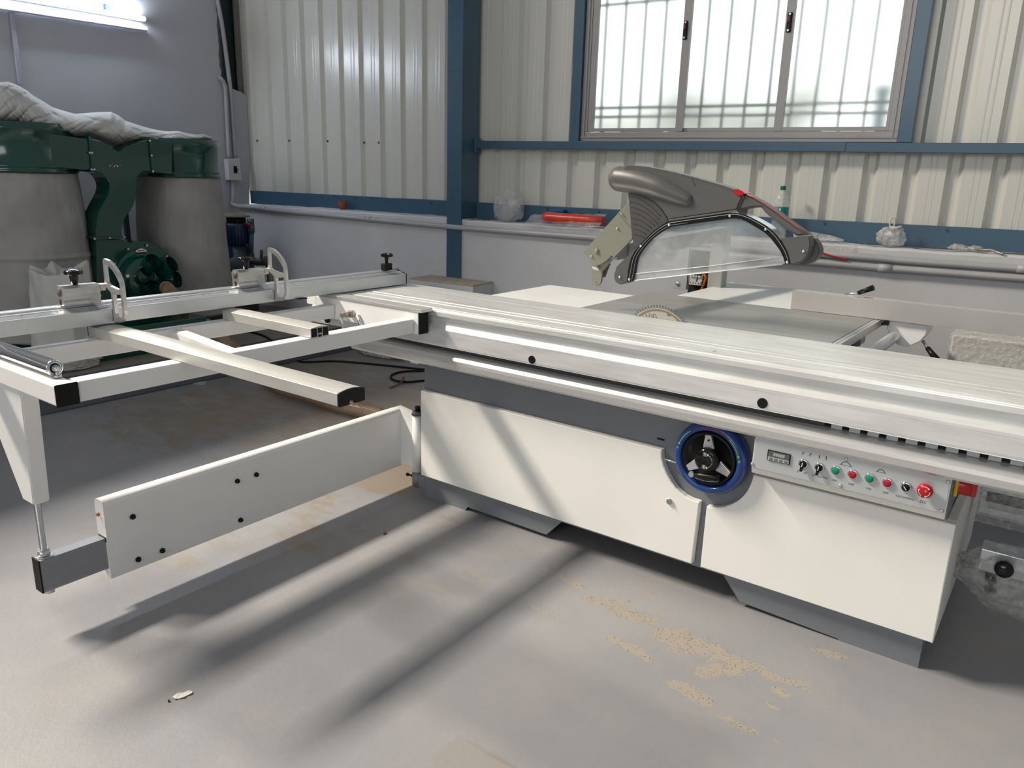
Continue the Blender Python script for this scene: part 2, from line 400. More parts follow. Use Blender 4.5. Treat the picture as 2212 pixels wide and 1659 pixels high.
def intri(x, y):
    s_ = []
    for i in range(3):
        a, b_ = tri[i], tri[(i+1) % 3]; e_ = b_-a; l = math.hypot(e_.x, e_.y); s_.append((e_.x*(y-a.y)-e_.y*(x-a.x))/l)
    return min(s_) if s_[0] > 0 else -max(s_)
X0, X1, Y0, Y1, ST = -2.4, 3.2, -2.6, 2.6, .016
nx, ny = int((X1-X0)/ST), int((Y1-Y0)/ST)
vs, fs, ad, ac, asl = [], [], [], [], []
for j in range(ny+1):
    for i in range(nx+1):
        x, y = X0+i*ST, Y0+j*ST; vs.append((x, y, 0)); d_ = 0; c_ = 0
        for (c, r_, s_) in DUST:
            q = math.hypot(x-c[0], y-c[1])/r_
            if q < 1: d_ = max(d_, s_*(1-q*q))
        if x > .1 and y < .0:
            for a, b_, w_ in CHIPS:
                if abs(x-a[0]) < .3 and abs(y-a[1]) < .3:
                    q = segd((x, y), a, b_)
                    c_ = max(c_, max(0, 1.0-q/(w_*2.3)))
        if x > .6 and y < -1.0:
            q = intri(x, y)
            if q > 0: e_sl = 1.0
            elif q > -.030: d_ = max(d_, .60*(1+q/.030)); e_sl = 0
            else: e_sl = 0
        else: e_sl = 0
        ad.append(d_); ac.append(c_); asl.append(e_sl)
for j in range(ny):
    for i in range(nx):
        a = j*(nx+1)+i; fs.append((a, a+1, a+nx+2, a+nx+1))
n0 = len(vs); BIG = 14
ex = X0+nx*ST; ey = Y0+ny*ST
vs += [(-6, -BIG, 0), (BIG, -BIG, 0), (BIG, BIG, 0), (-6, BIG, 0), (X0, Y0, 0), (ex, Y0, 0), (ex, ey, 0), (X0, ey, 0)]
for q in range(4): fs.append((n0+q, n0+(q+1) % 4, n0+4+(q+1) % 4, n0+4+q))
ad += [.1]*8; ac += [0]*8; asl += [0]*8
me = bpy.data.meshes.new('floor'); me.from_pydata(vs, [], fs); me.materials.append(floor_material())
for nm, dat in (('dust', ad), ('chip', ac), ('slab', asl)):
    at_ = me.attributes.new(nm, 'FLOAT', 'POINT'); at_.data.foreach_set('value', dat)
fo = bpy.data.objects.new('floor', me); COL.objects.link(fo); tag(fo, kind='structure')
# raised concrete platform along the left wall
b = B(); dplat = mat('platform_face_paint', (.115, .125, .15), .6, var=.2, vscale=5); dtop = mat('dusty_platform_top', (.24, .215, .18), .8, var=.3, vscale=4, col2=(.13, .12, .11))
b.use(dplat).prism([(-2.36, -6, .0005), (-2.36, 2.9, .0005), (-5.2, 2.9, .0005), (-5.2, -6, .0005)], (0, 0, .1995))
b.use(dtop); [setattr(f, 'material_index', 1) for f in b.bm.faces if all(v.co.z > .19 for v in f.verts)]
b.build('trim_1', kind='structure', label='raised concrete platform along the left wall', bevel=.008)
# ------------------------------------------------------------------ back wall
W = lambda: B(WM)
b = W()
def ragged(x, amp=.006): return amp*(noise.noise((x*9, 1.3, 0))+.6*noise.noise((x*31, 4.3, 0)))
nseg = 190; xa, xb = -3.87, 4.2
pf = []
for i in range(nseg+1):
    x = xa+(xb-xa)*i/nseg; pf.append((x, 1.046-.010*(x > -1.5)+ragged(x)))
rows = [[(x, -.22, .0), (x, -.22, z-.012), (x, -.212, z), (x, .02, z+.003)] for x, z in pf]
vv = [[b._v(p) for p in r_] for r_ in rows]
for A_, C_ in zip(vv, vv[1:]):
    for k in range(3): b.face([A_[k], C_[k], C_[k+1], A_[k+1]])
b.face(vv[0]); b.poly([(xa, .02, 0), (xb, .02, 0), (xb, .02, 1.04), (xa, .02, 1.04)])
b.build('wall_back', plaster, kind='structure')
# profiled steel cladding
b = W(); PIT = .206; DEP = .030; WX0, WX1, WZ0 = -.70, 1.205, 1.585; ZT = 3.5; ZB = 1.14
prof = []; k0 = -8
for k in range(k0, 34):
    c = -2.42+PIT*k
    prof += [(c-.040, 0), (c-.018, DEP), (c+.018, DEP), (c+.040, 0), (c+.084, 0), (c+.090, -.0009), (c+.096, 0), (c+.112, 0), (c+.118, -.0009), (c+.124, 0)]
xs = [(-3.985, 0)]+[p for p in prof if -3.985 < p[0] < 4.2]
def wallq(x, y, z0, z1, x2, y2): b.poly([(x, y, z0), (x2, y2, z0), (x2, y2, z1), (x, y, z1)])
for (x, y), (x2, y2) in zip(xs, xs[1:]):
    cuts = [x] + [c for c in (WX0, WX1) if x < c < x2] + [x2]
    for p, q in zip(cuts, cuts[1:]):
        yp = y+(y2-y)*(p-x)/(x2-x); yq = y+(y2-y)*(q-x)/(x2-x)
        if p >= WX0-1e-6 and q <= WX1+1e-6: wallq(p, yp, ZB, WZ0, q, yq); wallq(p, yp, 2.95, ZT, q, yq)
        else: wallq(p, yp, ZB, ZT, q, yq)
b.build('wall_back', clad, kind='structure', recalc=False)
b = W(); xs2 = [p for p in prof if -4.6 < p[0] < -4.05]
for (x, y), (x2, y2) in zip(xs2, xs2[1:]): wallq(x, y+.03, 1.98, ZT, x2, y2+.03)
b.build('wall_back', mat('sheet_painted_shade', (.30, .28, .25), .5, var=.2, vscale=4), kind='structure', recalc=False)  # cladding carried on in a darker colour that paints its shade
# steelwork
def strut(n, fn, label):
    b = W(); fn(b); b.build('trim_%d' % n, blue_steel, kind='structure', label=label, bevel=.002)
def f_col(b):
    b.box((-1.645, -.237, .60), (-1.520, -.228, 3.5)); b.box((-1.588, -.23, .60), (-1.577, -.03, 3.5)); b.box((-1.645, -.04, .60), (-1.520, -.03, 3.5))
    b.box((-1.645, -.2385, 2.030), (-1.520, -.2365, 2.036)); b.box((-1.529, -.23, 1.05), (-1.520, -.035, 3.5))
strut(2, f_col, 'blue steel column standing in front of the back wall')
strut(3, lambda b: (b.box((-3.93, -.045, 1.047), (-1.645, -.004, 1.158)), b.box((-1.519, -.045, 1.040), (4.2, -.004, 1.156))), 'blue steel base channel under the sheet cladding')
strut(4, lambda b: (b.box((-1.519, -.080, 1.532), (.95, -.006, 1.582)), b.box((.951, -.082, 1.530), (4.2, -.006, 1.580)), b.box((-1.519, -.09, 1.50), (-1.5, -.03, 1.60))), 'blue steel rail under the window')
strut(5, lambda b: b.box((-.768, -.075, 1.583), (-.700, -.006, 3.5)), 'blue steel post left of the window')
strut(6, lambda b: b.box((1.203, -.078, 1.582), (1.272, -.006, 3.5)), 'blue steel post right of the window')
b = W(); b.box((-4.30, -.14, 1.95), (-4.06, .02, 3.5)); b.build('trim_7', mat('dark_teal_steel', (.012, .028, .036), .5), kind='structure', label='dark steel column behind the broken wall edge')
b = W(); b.box((-4.06, .004, 1.95), (-3.93, .03, 3.5)); b.box((-4.04, -.02, 1.95), (-4.02, .01, 3.5)); b.build('trim_7', mat('sheet_painted_shade', (.3, .28, .25)), kind='structure', label='sheet strip in painted shade between the column and the cladding')  # strip shares the darker sheet colour, its shade painted in
# bolts along the steelwork and sheet
b = W()
for (u, v) in ((555, 304), (624, 304), (707, 305), (786, 308), (818, 308)):
    p = px_w(u, v, -.003); b.cyl((p.x, -.004, p.z), (p.x, .004, p.z), .009, n=10)
for (u, v) in ((722, 424), (767, 428), (802, 428), (932, 439), (1182, 451), (1293, 457), (1781, 482), (2045, 497)):
    p = px_w(u, v, -.046); b.cyl((p.x, -.052, p.z), (p.x, -.044, p.z), .007, n=8)
b.build('trim_8', mat('dark_screw_heads', (.05, .05, .05), .5), kind='structure', label='dark screw heads in the cladding')
# window
win = thing('window_1', (.25, 0, 1.6), 'three-light sliding window in the back wall', None, frame=WM); del win['label']; tag(win, kind='structure')
ZW1 = 2.93
b = W()
b.box((-.695, -.055, 1.5835), (1.200, -.004, 1.640)); b.box((-.695, -.055, 1.640), (-.650, -.004, ZW1)); b.box((1.150, -.055, 1.640), (1.200, -.004, ZW1)); b.box((-.695, -.055, ZW1), (1.2, -.004, ZW1+.03))
b.box((-.695, -.062, 1.604), (1.200, -.055, 1.610)); b.box((-.672, -.062, 1.61), (-.666, -.055, ZW1)); b.box((1.172, -.060, 1.61), (1.178, -.055, ZW1))
b.build('window_frame', upvc, win, bevel=.0015)
for (xa_, xb_, yo) in ((-.648, -.004, -.040), (-.052, .590, -.020), (.543, 1.150, -.040)):
    b = W(); st = .046
    b.box((xa_, yo-.012, 1.642), (xa_+st-.004*(xa_ < -.6), yo+.006, ZW1)); b.box((xb_-st*(1 if xb_ < 1.1 else .35), yo-.012, 1.642), (xb_, yo+.006, ZW1))
    b.box((xa_+st, yo-.011, 1.642), (xb_-st*.35, yo+.006, 1.664)); b.box((xa_+st, yo-.011, ZW1-.03), (xb_-st, yo+.006, ZW1))
    sa = b.build('sash', upvc, win, bevel=.0012)
    b = W(); b.poly([(xa_+st-.01, yo, 1.655), (xb_-.012, yo, 1.655), (xb_-.012, yo, ZW1-.02), (xa_+st-.01, yo, ZW1-.02)]); b.build('glass_pane', glassm, sa, recalc=False)
for (xc_, zc_) in ((-.034, 2.216), (.566, 2.218)):
    b = W(); b.box((xc_-.014, -.062, zc_-.052), (xc_+.014, -.040, zc_+.052), .006); lk = b.build('sash_lock', black, win, bevel=.003)
    b = W(); b.box((xc_-.009, -.070, zc_+.0), (xc_+.005, -.060, zc_+.032), .002); b.build('lock_lever', mat('dark_red_lever', (.12, .01, .012), .4), lk)
    b = W(); b.cyl((xc_, -.064, zc_+.042), (xc_, -.060, zc_+.042), .006); b.cyl((xc_-.002, -.064, zc_-.042), (xc_-.002, -.060, zc_-.042), .006); b.build('screw', zinc, lk)
b = W(); barm = mat('grille_bar_paint', (.55, .60, .60), .5)
for k in range(15): x = -.62+.135*k; b.box((x-.007, .125, 1.50), (x+.007, .139, 3.1))
for z in (1.745, 1.80, 2.42): b.box((-.75, .110, z-.008), (1.32, .124, z+.008))
b.build('window_grille', barm, win)
# outside the window
for nm, lab, cat, a in (('outdoor_post', 'blurred blue post outside behind the right window pane', 'post', (1.03, .62, 0)),):
    b = W(); b.box((a[0]-.035, a[1], 0), (a[0]+.035, a[1]+.05, 1.90)); b.box((a[0]-.06, a[1]-.01, 1.90), (a[0]+.06, a[1]+.06, 1.93)); b.build(nm, mat('outdoor_blue_paint', (.08, .22, .36), .5), label=lab, cat=cat)
b = W()
for i in range(11): b.sphere((-2.1+.22*i+.15*random.random(), 3.2+.6*random.random(), 1.75+.35*random.random()), .12+.06*random.random(), sub=2, rough=.12, seed=i, freq=6)
b.cyl((-2.0, 3.5, 0), (-2.0, 3.5, 1.8), .05); b.cyl((-.6, 3.5, 0), (-.6, 3.5, 1.8), .05)
b.build('outdoor_hedge', mat('foliage_painted_sunlit', (.80, .82, .55), .9, var=.3, vscale=3), label='pale yellow green foliage blurred behind the window glass', cat='hedge')  # leaf colour lightened to stand in for daylight on the foliage
# ------------------------------------------------------------------ left wall
XL = -3.95
b = W()
pts = [(XL, -7.5, 0), (XL, -.05, 0), (XL, -.040, 1.06), (XL, -.004, 1.50), (XL, -.004, 1.955)]
e_ = [(-.02, 1.955), (-.06, 1.975), (-.12, 1.985), (-.17, 2.0), (-.21, 2.02)]
z = 2.04
while z < 3.8: e_.append((-.262+.016*noise.noise((z*14, 3, 1))+.012*noise.noise((z*47, 3, 7)), z)); z += .03
pts += [(XL, y, z) for y, z in e_] + [(XL, -7.5, 3.8)]  # top edge, out of view, raised to shade the floor by the arm
b.prism(pts, (-.24, 0, 0)); b.box((XL-.24, -3.25, 3.8), (XL, .0, 9.5)); b.build('wall_left', plasterL, kind='structure')  # box on top: unseen upper wall added to block daylight off the back wall
# ------------------------------------------------------------------ plinth
b = W(); b.use(plaster).box((-1.80, -.475, .0), (-1.245, -.2205, .612)); b.use(conc).box((-1.80, -.475, .612), (-1.245, -.2205, .622))
b.build('trim_9', kind='structure', label='concrete plinth at the foot of the blue column', bevel=.004)
# ------------------------------------------------------------------ pipes and wall fittings
def pipe(name, pts, r, label, material=pvc, group=None, couplings=(), cat='pipe', frame=WM, n=12):
    b = B(frame); pp = curve_pts(pts, 6); b.tube(pp, r, n=n)
    for (i, l) in couplings:
        a = pp[i]; d_ = (pp[min(i+1, len(pp)-1)]-pp[i-1]).normalized(); b.cyl(a-d_*l, a+d_*l, r*1.16, n=n)
    return b.build(name, material, label=label, cat=cat, group=group)
Q = lambda u, v: px_w(u, v, -.245)
pipe('wall_pipe', [(-3.925, -.225, 1.25), (-3.925, -.232, 1.10), (-3.90, -.245, 1.035)] + [Q(560, 449), Q(600, 454.5), Q(750, 469), Q(880, 481.5), Q(990, 491.5), Q(1100, 500), Q(1280, 513.5), Q(1500, 528), Q(1700, 543), Q(1900, 558), Q(1960, 563.5), Q(2212, 581), Q(2500, 600)], .0185,
     'long grey conduit pipe running just below the ledge of the back wall', couplings=((20, .03), (32, .03), (60, .03), (84, .03)))
pipe('wall_pipe', [Q(1420, 541), Q(1600, 554), Q(1770, 567), Q(1900, 578), Q(1960, 582.5), Q(2212, 601.5), Q(2500, 622)], .019, 'lower of the two grey pipes right of the saw guard', couplings=((19, .035),))
K = lambda u, v: px_wx(u, v, XL+.022)
pipe('wall_pipe', [K(467, -30), K(469.6, 0), K(481, 63), K(497, 187), K(503, 260), K(508.5, 341)], .017, 'slanting grey conduit pipe coming down to the switch box', n=10)
pipe('wall_pipe', [px_wx(470, 166, XL-.05), K(477, 170), K(484, 180), K(487, 200), K(490, 260), K(494.5, 341)], .017, 'bent grey conduit pipe leaving the hole in the left wall', n=10)
def flat(frame_pts, off, name, material, **k):
    b = W(); b.prism(frame_pts, off); return b.build(name, material, **k)
# trunking under the led tube
T_ = lambda u, v: px_wx(u, v, XL+.004)
ct = flat([T_(17, 10), T_(26, 12), T_(46, 183), T_(37, 182)], (.02, 0, 0), 'cable_trunking', mat('lilac_trunking', (.42, .43, .50), .5), label='pale plastic cable trunking running down the left wall', cat='trunking', bevel=.002)
# switch box
sb = thing('switch_box', px_wx(500, 395, XL+.001), 'white breaker box on the left wall below two conduit pipes', 'switch box', frame=WM)
b = W(); q = [K(486, 343), K(512, 342), K(517, 390), K(490, 389)]; q = [V((XL+.001, p.y, p.z)) for p in q]
b.prism(q, (.055, 0, 0)); sbm = b.build('housing', mat('white_switch_plastic', (.55, .56, .57), .4), sb, bevel=.004)
c_ = sum(q, V((0, 0, 0)))/4; b = W(); b.box((XL+.056, c_.y-.012, c_.z-.03), (XL+.060, c_.y+.022, c_.z+.03)); bw = b.build('breaker_window', black, sb)
b = W(); b.box((XL+.060, c_.y+.004, c_.z-.012), (XL+.075, c_.y+.014, c_.z+.008)); b.build('toggle', black, bw)
b = W(); b.box((XL+.056, c_.y-.005, c_.z-.105), (XL+.058, c_.y+.036, c_.z-.085)); b.build('rating_label', mat('yellowed_label', (.36, .34, .2), .6), sb)
# led tube lights
def tube_light(pa, pb, lit, label):
    p0, p1 = px_wx(*pa, XL+.03), px_wx(*pb, XL+.03); d_ = (p1-p0).normalized()
    t = thing('tube_light', (p0+p1)/2, label, 'light', 'tube lights on the left wall', frame=WM)
    b = W(); b.obox(p0, p1, .028, .030); base = b.build('batten', mat('white_batten', (.72, .75, .82), .4), t, bevel=.003)
    if lit:
        b = W(); o_ = V((.028, 0, 0)); b.cyl(p0+o_+d_*.02, p1+o_-d_*.012, .0145, n=16); b.build('glowing_tube', lamp_on, t)
        b = W(); b.cyl(p1+o_-d_*.012, p1+o_+d_*.006, .015, n=16); b.build('end_cap', base.data.materials[0], t)
    else:
        b = W(); o_ = V((.016, 0, 0)); b.obox(p0+o_, p1+o_, .012, .022); b.build('diffuser', mat('unlit_diffuser', (.8, .82, .88), .35), t)
    return t
tube_light((-95, -28), (310, 42), True, 'lit LED tube high on the left wall')
tube_light((-95, 1), (316, 63), False, 'unlit pale batten just below the glowing LED tube')
b = W(); p = px_wx(231, 20, XL+.02); b.box((XL, p.y-.012, p.z-.02), (XL+.03, p.y+.012, p.z+.03)); b.build('hanger_clip', mat('blue_clip', (.05, .12, .5), .4), label='small blue clip above the LED tube', cat='clip')
pipe('lamp_wire', [px_wx(125, 6, XL+.04), px_wx(127, -1, XL+.05), px_wx(137, -4, XL+.05), px_wx(146, 2, XL+.05), px_wx(146, -18, XL+.03)], .0025, 'thin white wire curling above the LED tube', mat('white_wire', (.7, .7, .72), .5), cat='wire', n=6)
# ================================================================== PANEL SAW
saw = thing('panel_saw', (.97, .45, 0), 'large white and grey sliding table panel saw filling the middle of the workshop', 'panel saw')
def xyz(l, y): return [(x, y, z) for x, z in l]
# cabinet
b = B()
b.prism(xyz([(-.005, 0), (.222, 0), (.236, .018), (.629, .016), (.696, .09), (1.336, .09), (1.398, .016), (1.712, .005), (1.716, 0), (1.936, 0), (1.936, .665), (-.005, .665)], .030), (0, .006, 0))
b.box((-.005, .036, .0), (.0, .85, .66)); b.box((1.931, .036, 0), (1.936, .85, .66)); b.box((0, .036, .10), (1.93, .85, .66)); b.box((-.005, .85, 0), (1.936, .856, .66))
b.box((.03, .05, .66), (1.9, .34, .80)); b.box((.45, .40, .66), (1.47, .86, .80))
cab = b.build('cabinet', grey, saw)
def door(pts, name, wrap=False):
    b = B(); b.prism(xyz(pts, 0), (0, .0285, 0), bev=.0025)
    if wrap: b.box((1.9375, .0288, .109), (1.9627, .85, .474), .002)
    return b.build(name, white, saw)
arcL = [(1.09, .482), (1.093, .454), (1.103, .428), (1.118, .402), (1.134, .381), (1.154, .361), (1.171, .350), (1.189, .341), (1.212, .336), (1.239, .335)]
dr = door([(0, .109), (0, .4825)] + arcL + [(1.2326, .109)], 'door')
arcR = [(1.265, .327), (1.284, .329), (1.302, .334), (1.325, .344), (1.346, .358), (1.364, .374), (1.38, .395), (1.391, .415), (1.398, .436), (1.403, .456), (1.405, .474)]
p2 = door([(1.2645, .109)] + arcR + [(1.9627, .474), (1.9627, .109)], 'side_cover', True)
b = B(); b.cyl((1.137, -.006, .31), (1.137, .004, .31), .0105); b.cyl((1.137, -.009, .31), (1.137, -.006, .31), .006); b.box((1.130, -.0095, .3085), (1.144, -.0088, .3115)); b.build('lock', chrome, dr)
b = B(); b.box((1.058, .0290, .505), (1.086, .0305, .512), .0004); b.build('slot_shade', dark, cab)  # near-black plate paints the shade inside the key slot
b = B(); b.cyl((1.10, .004, .452), (1.16, .004, .449), .0035, n=10); b.build('pin', zinc, cab)
for x in (.30, .42): b = B(); b.cyl((x, .06, 0), (x, .06, .03), .008, n=8); b.build('levelling_bolt', zinc, cab)
# support rail
b = B(); RX0, RX1 = -.34, 3.3
prf = [(-.010, .684), (-.030, .683), (-.047, .679), (-.060, .671), (-.068, .660), (-.070, .648), (-.068, .628), (-.062, .620), (-.02, .618), (.28, .618), (.28, .684)]
b.prism([(RX0, y, z) for y, z in prf], (RX1-RX0, 0, 0))
for f in b.bm.faces: f.smooth = False
rail = b.build('support_rail', alu, saw)
b = B(); b.box((-.045, -.015, .598), (.0, .10, .6175)); b.build('rail_clamp', white2, rail)
b = B(); b.box((-.3, -.028, .685), (1.60, -.010, .7085)); b.build('gap_shade_strip', mat('gap_shade_paint', (.045, .045, .05), .5), rail)  # dark strip fills the gap above the rail, painting its shade
for k in range(34):
    x = 1.605+.0485*k; b = B(); b.box((x+.014, -.034, .684), (x+.043, -.022, .7050)); b.build('slide_block', mat('anodised_blocks', (.42, .46, .47), .4, .4), rail)
b = B(); b.box((1.60, -.020, .684), (3.25, -.010, .7080)); b.build('gap_shade_strip', dark, rail)  # dark backing behind the blocks, shade of the gap in its colour
# sliding table
b = B(); TX0, TX1 = -.57, 3.25
tp = [(.356, .853), (.242, .853), (.242, .8505), (.237, .8505), (.237, .853), (.078, .853), (.078, .8440), (.0725, .8440), (.0725, .853), (.064, .853), (.0635, .8522), (.030, .8522), (.0295, .853), (.026, .853), (.0255, .8518), (-.048, .8518), (-.0485, .853), (-.0520, .853),
      (-.0525, .840), (-.0590, .840), (-.0595, .8500), (-.0640, .8515), (-.0705, .8505), (-.0725, .8480), (-.0730, .8455), (-.0755, .8440), (-.0765, .8410), (-.0765, .8260), (-.0610, .8255), (-.0605, .7930), (-.0640, .7915), (-.0790, .7790), (-.0805, .7760), (-.0805, .7662), (-.0795, .7657), (-.0795, .7650), (-.0805, .7645),
      (-.0800, .7200), (-.0795, .7150), (-.0780, .7135), (-.0785, .7100), (-.0760, .7095), (-.04, .7090), (.30, .7090), (.356, .76)]
b.prism([(TX0, y, z) for y, z in tp], (TX1-TX0, 0, 0)); st = b.build('sliding_table', aluT, saw)
for (u, v, r_) in ((1149, 777, .0145), (1647, 871, .0155)):
    p = px(u, v, -.0805); b = B(); b.cyl((p.x, -.082, p.z), (p.x, -.079, p.z), r_, n=28); b.build('plug', black, st)
p = px(708, 690, -.082); b = B(); b.cyl((p.x, -.0880, p.z), (p.x, -.0806, p.z), .0155, n=24); b.build('plug', black, st)
b = B(); b.box((TX0-.0035, -.075, .712), (TX0-.0003, .352, .850)); b.build('end_plate', black, st)
b = B(); q = px(1530, 756, -.078); b.box((1.255, -.0522, .8535), (1.2565, -.028, .8540)); b.build('scribe_mark', ink, st)
# cast iron main table, extensions
b = B(); b.box((.532, .364, .815), (1.4965, .9775, .852), .002); b.box((.55, .38, .76), (1.48, .96, .8152)); mt = b.build('main_table', iron, saw)
b = B(); b.box((.60, .3570, .79), (1.35, .3635, .8505)); b.build('blade_slot_shade', dark, mt)  # dark filler paints the shade in the gap beside the blade
b = B(); b.box((1.498, .362, .822), (1.522, 1.62, .8505)); b.box((1.506, .362, .8506), (1.510, 1.60, .8518)); b.build('edge_rail', alu, saw, bevel=.001)
b = B(); b.box((.076, .362, .828), (.530, .824, .852), .002); b.build('table_extension', extw, saw)
b = B(); b.box((.665, .979, .828), (1.4965, 1.631, .852), .002); b.build('table_extension', extw, saw)
# blade
b = B(); BX, BZ, BR = .876, .762, .138
bc = V((BX, .3605, BZ)); NT = 72
ring = []
for k in range(NT):
    a = 2*pi*k/NT
    for da, r_ in ((0, BR), (.018, BR-.003), (.034, BR-.010), (.052, BR-.011)): ring.append((BX+r_*sin(a+da), .3590, BZ+r_*cos(a+da)))
b.prism(ring, (0, .0028, 0)); bl = b.build('saw_blade', blade, saw)
b = B()
for k in range(NT):
    a = 2*pi*k/NT-.012; c = V((BX+(BR+.0005)*sin(a), .3604, BZ+(BR+.0005)*cos(a)))
    if c.z > .84: d_ = V((sin(a-.35), 0, cos(a-.35))); b.obox(c-d_*.0085, c+d_*.003, .0042, .0032, up=(0, 1, 0))
b.build('carbide_teeth', carbide, bl)
b = B(); n_ = 60
for k in range(n_):
    a0, a1 = -1+2*k/n_, -1+2*(k+1)/n_
    wd0 = .008+.003*noise.noise((k*.3, 0, 0)); P4 = []
    for a, r_ in ((a0, BR-.012), (a1, BR-.012), (a1, BR-.012-wd0), (a0, BR-.012-wd0)): P4.append((BX+r_*sin(a), .35885, BZ+r_*cos(a)))
    b.poly(P4)
b.build('resin_ring', bladeg, bl, recalc=False)
text('100', .034, (BX-.034, .3586, BZ+.094), (1, 0, .06), (-.45, 0, 1), mat('etched_grey', (.16, .15, .14), .5), 'size_marking', bl)
text('4260', .009, (BX+.038, .3586, BZ+.108), (1, 0, -.1), (0, 0, 1), ink, 'size_marking', bl)
# ------------------------------------------------------------------ handwheel
HX, HZ = 1.268, .5035; HC = V((HX, -.03, HZ))
b = B(); b.lathe([(.100, .056), (.112, .052), (.119, .040), (.121, .022), (.119, .004), (.112, -.008), (.101, -.012), (.094, -.008), (.090, .002), (.088, .02), (.088, .056)], HC, (0, 1, 0), n=64)
hw = b.build('handwheel', wheelb, saw)
b = B(); b.lathe([(.0885, .05), (.0885, -.004), (.082, -.010), (.075, .012), (.03, .016), (.0, .016)], HC, (0, 1, 0), n=64); b.build('hub_disc', black, hw)
for a in (95, 215, 335):
    a = radians(a); d_ = V((cos(a), 0, sin(a))); s_ = V((-sin(a), 0, cos(a)))
    b = B(); c0, c1 = HC+d_*.028+V((0, -.004, 0)), HC+d_*.080+V((0, -.008, 0))
    b.prism([c0-s_*.020, c1-s_*.0095, c1+s_*.0095, c0+s_*.020], (0, .012, 0)); b.build('spoke', mat('silver_spoke', (.55, .55, .56), .3, .6), hw, bevel=.0015)
b = B(); b.lathe([(0, -.026), (.030, -.026), (.038, -.022), (.040, -.012), (.040, .01)], HC, (0, 1, 0), n=40); hub = b.build('hub_cap', gblack, hw)
b = B(); pz = HC+V((-.003, -.0115, .063)); b.cyl(pz, pz+V((0, .002, 0)), .0035, n=12); b.build('spoke_screw', dark, hw)
b = B(); h0 = HC+V((-.047, -.012, -.061)); b.cyl(h0+V((0, .01, 0)), h0+V((0, -.006, 0)), .009); b.build('crank_pivot', zinc, hw)
b = B(); b.tube([h0+V((.010, -.002, .001)), h0+V((.03, -.004, .004)), h0+V((.07, -.004, .008)), h0+V((.096, -.002, .012))], [.006, .0095, .0105, .0085], n=14); b.build('crank_grip', black, hw)
b = B(); b.tube(curve_pts([h0+V((.008, .004, -.010)), h0+V((.05, .004, -.012)), h0+V((.085, .004, -.004)), h0+V((.093, .004, .010))], 6), .0013, n=6); b.build('grip_clip', zinc, hw)
warn = '注意·主轴旋转时切勿转动手柄'
for k, ch in enumerate(warn):
    a = radians(115-4.1*k); d_ = V((cos(a), 0, sin(a))); t_ = V((sin(a), 0, -cos(a)))
    text(ch, .0066, HC+d_*.1045+V((0, -.0128, 0)), t_, d_, rink, 'warning_lettering', hw)
for sgn, ch in ((-1, '3'), (1, 'H')):
    b = B(); P_ = []
    for k in range(9): a = radians(90-sgn*(38+4.0*k)); P_.append(HC+V((cos(a), 0, sin(a)))*.1035+V((0, -.0128, 0)))
    b.tube(P_, .0012, n=6); e2 = P_[-1]; d_ = (P_[-1]-P_[-2]).normalized(); s_ = d_.cross(V((0, 1, 0)))
    b.prism([e2+d_*.008, e2+s_*.004, e2-s_*.004], (0, -.0005, 0)); b.build('direction_arrow', gink, hw)
    a = radians(90-sgn*80); text('紧' if sgn < 0 else '松', .008, HC+V((cos(a), 0, sin(a)))*.1035+V((0, -.0128, 0)), (sin(a), 0, -cos(a)), (cos(a), 0, sin(a)), gink, 'direction_lettering', hw)
for sgn, ch in ((1, '松'), (-1, '紧')):
    text(ch, .008, HC+V((-.004, -.0266, .021*sgn)), (1, 0, 0), (0, 0, 1), wink, 'hub_lettering', hw)
    b = B(); c_ = HC+V((-.004, -.0264, .021*sgn)); h_ = .0055
    for (a0, a1) in (((-h_, -h_), (h_, -h_)), ((h_, -h_), (h_, h_)), ((h_, h_), (-h_, h_)), ((-h_, h_), (-h_, -h_))): b.obox(c_+V((a0[0], 0, a0[1])), c_+V((a1[0], 0, a1[1])), .0004, .0007, up=(0, 1, 0))
    P_ = []
    for k in range(9): a = radians(sgn*(6+8*k)); P_.append(HC+V((cos(a)*.022+.000, -.0266, sin(a)*.022)))
    for k in range(8): b.obox(P_[k], P_[k+1], .0004, .003, up=(0, 1, 0))
    e2 = P_[-1]; d_ = (P_[-1]-P_[-2]).normalized(); s_ = d_.cross(V((0, 1, 0))); b.prism([e2+d_*.006, e2+s_*.004, e2-s_*.004], (0, -.0005, 0))
    b.build('hub_arrow', wink, hw)
# ------------------------------------------------------------------ control panel
cp = B(); A0 = (1.414, 1.941)
b = cp; cpf = [(-.030, .629), (-.048, .625), (-.052, .620), (-.052, .519), (-.045, .499), (.028, .499), (.028, .629)]
b.prism([(1.4125, y, z) for y, z in cpf], (.526, 0, 0)); cpo = b.build('control_panel', panelbox, saw, bevel=.0012)
b = B(); b.box((1.940, -.040, .500), (1.9425, .060, .622)); b.box((1.9385, -.050, .498), (1.940, .028, .6285)); b.build('side_plate', grey, cpo)
FY = -.0532
b = B(); b.box((1.4155, FY, .5195), (1.935, -.052, .6195), .0004); b.build('face_plate', panel, cpo)
def pp(u, v): return px(u, v, FY-.001)
def cyly(p, r, d0, d1, mt_, name, n=28): b = B(); b.lathe([(0, d1), (r*.9, d1), (r, d1-.25*(d1-d0)), (r, d0)], V((p.x, FY, p.z)), (0, -1, 0), n=n); return b.build(name, mt_, cpo)
for (u, v) in ((1635, 947), (1625, 1002.5), (1827.5, 992), (1815.5, 1049.5), (2048.5, 1041.5), (2033.5, 1103.5)):
    p = pp(u, v); b = B(); b.lathe([(0, .004), (.003, .0036), (.0052, .0018), (.0058, 0)], V((p.x, FY, p.z)), (0, -1, 0), n=18); b.build('screw', zinc, cpo)
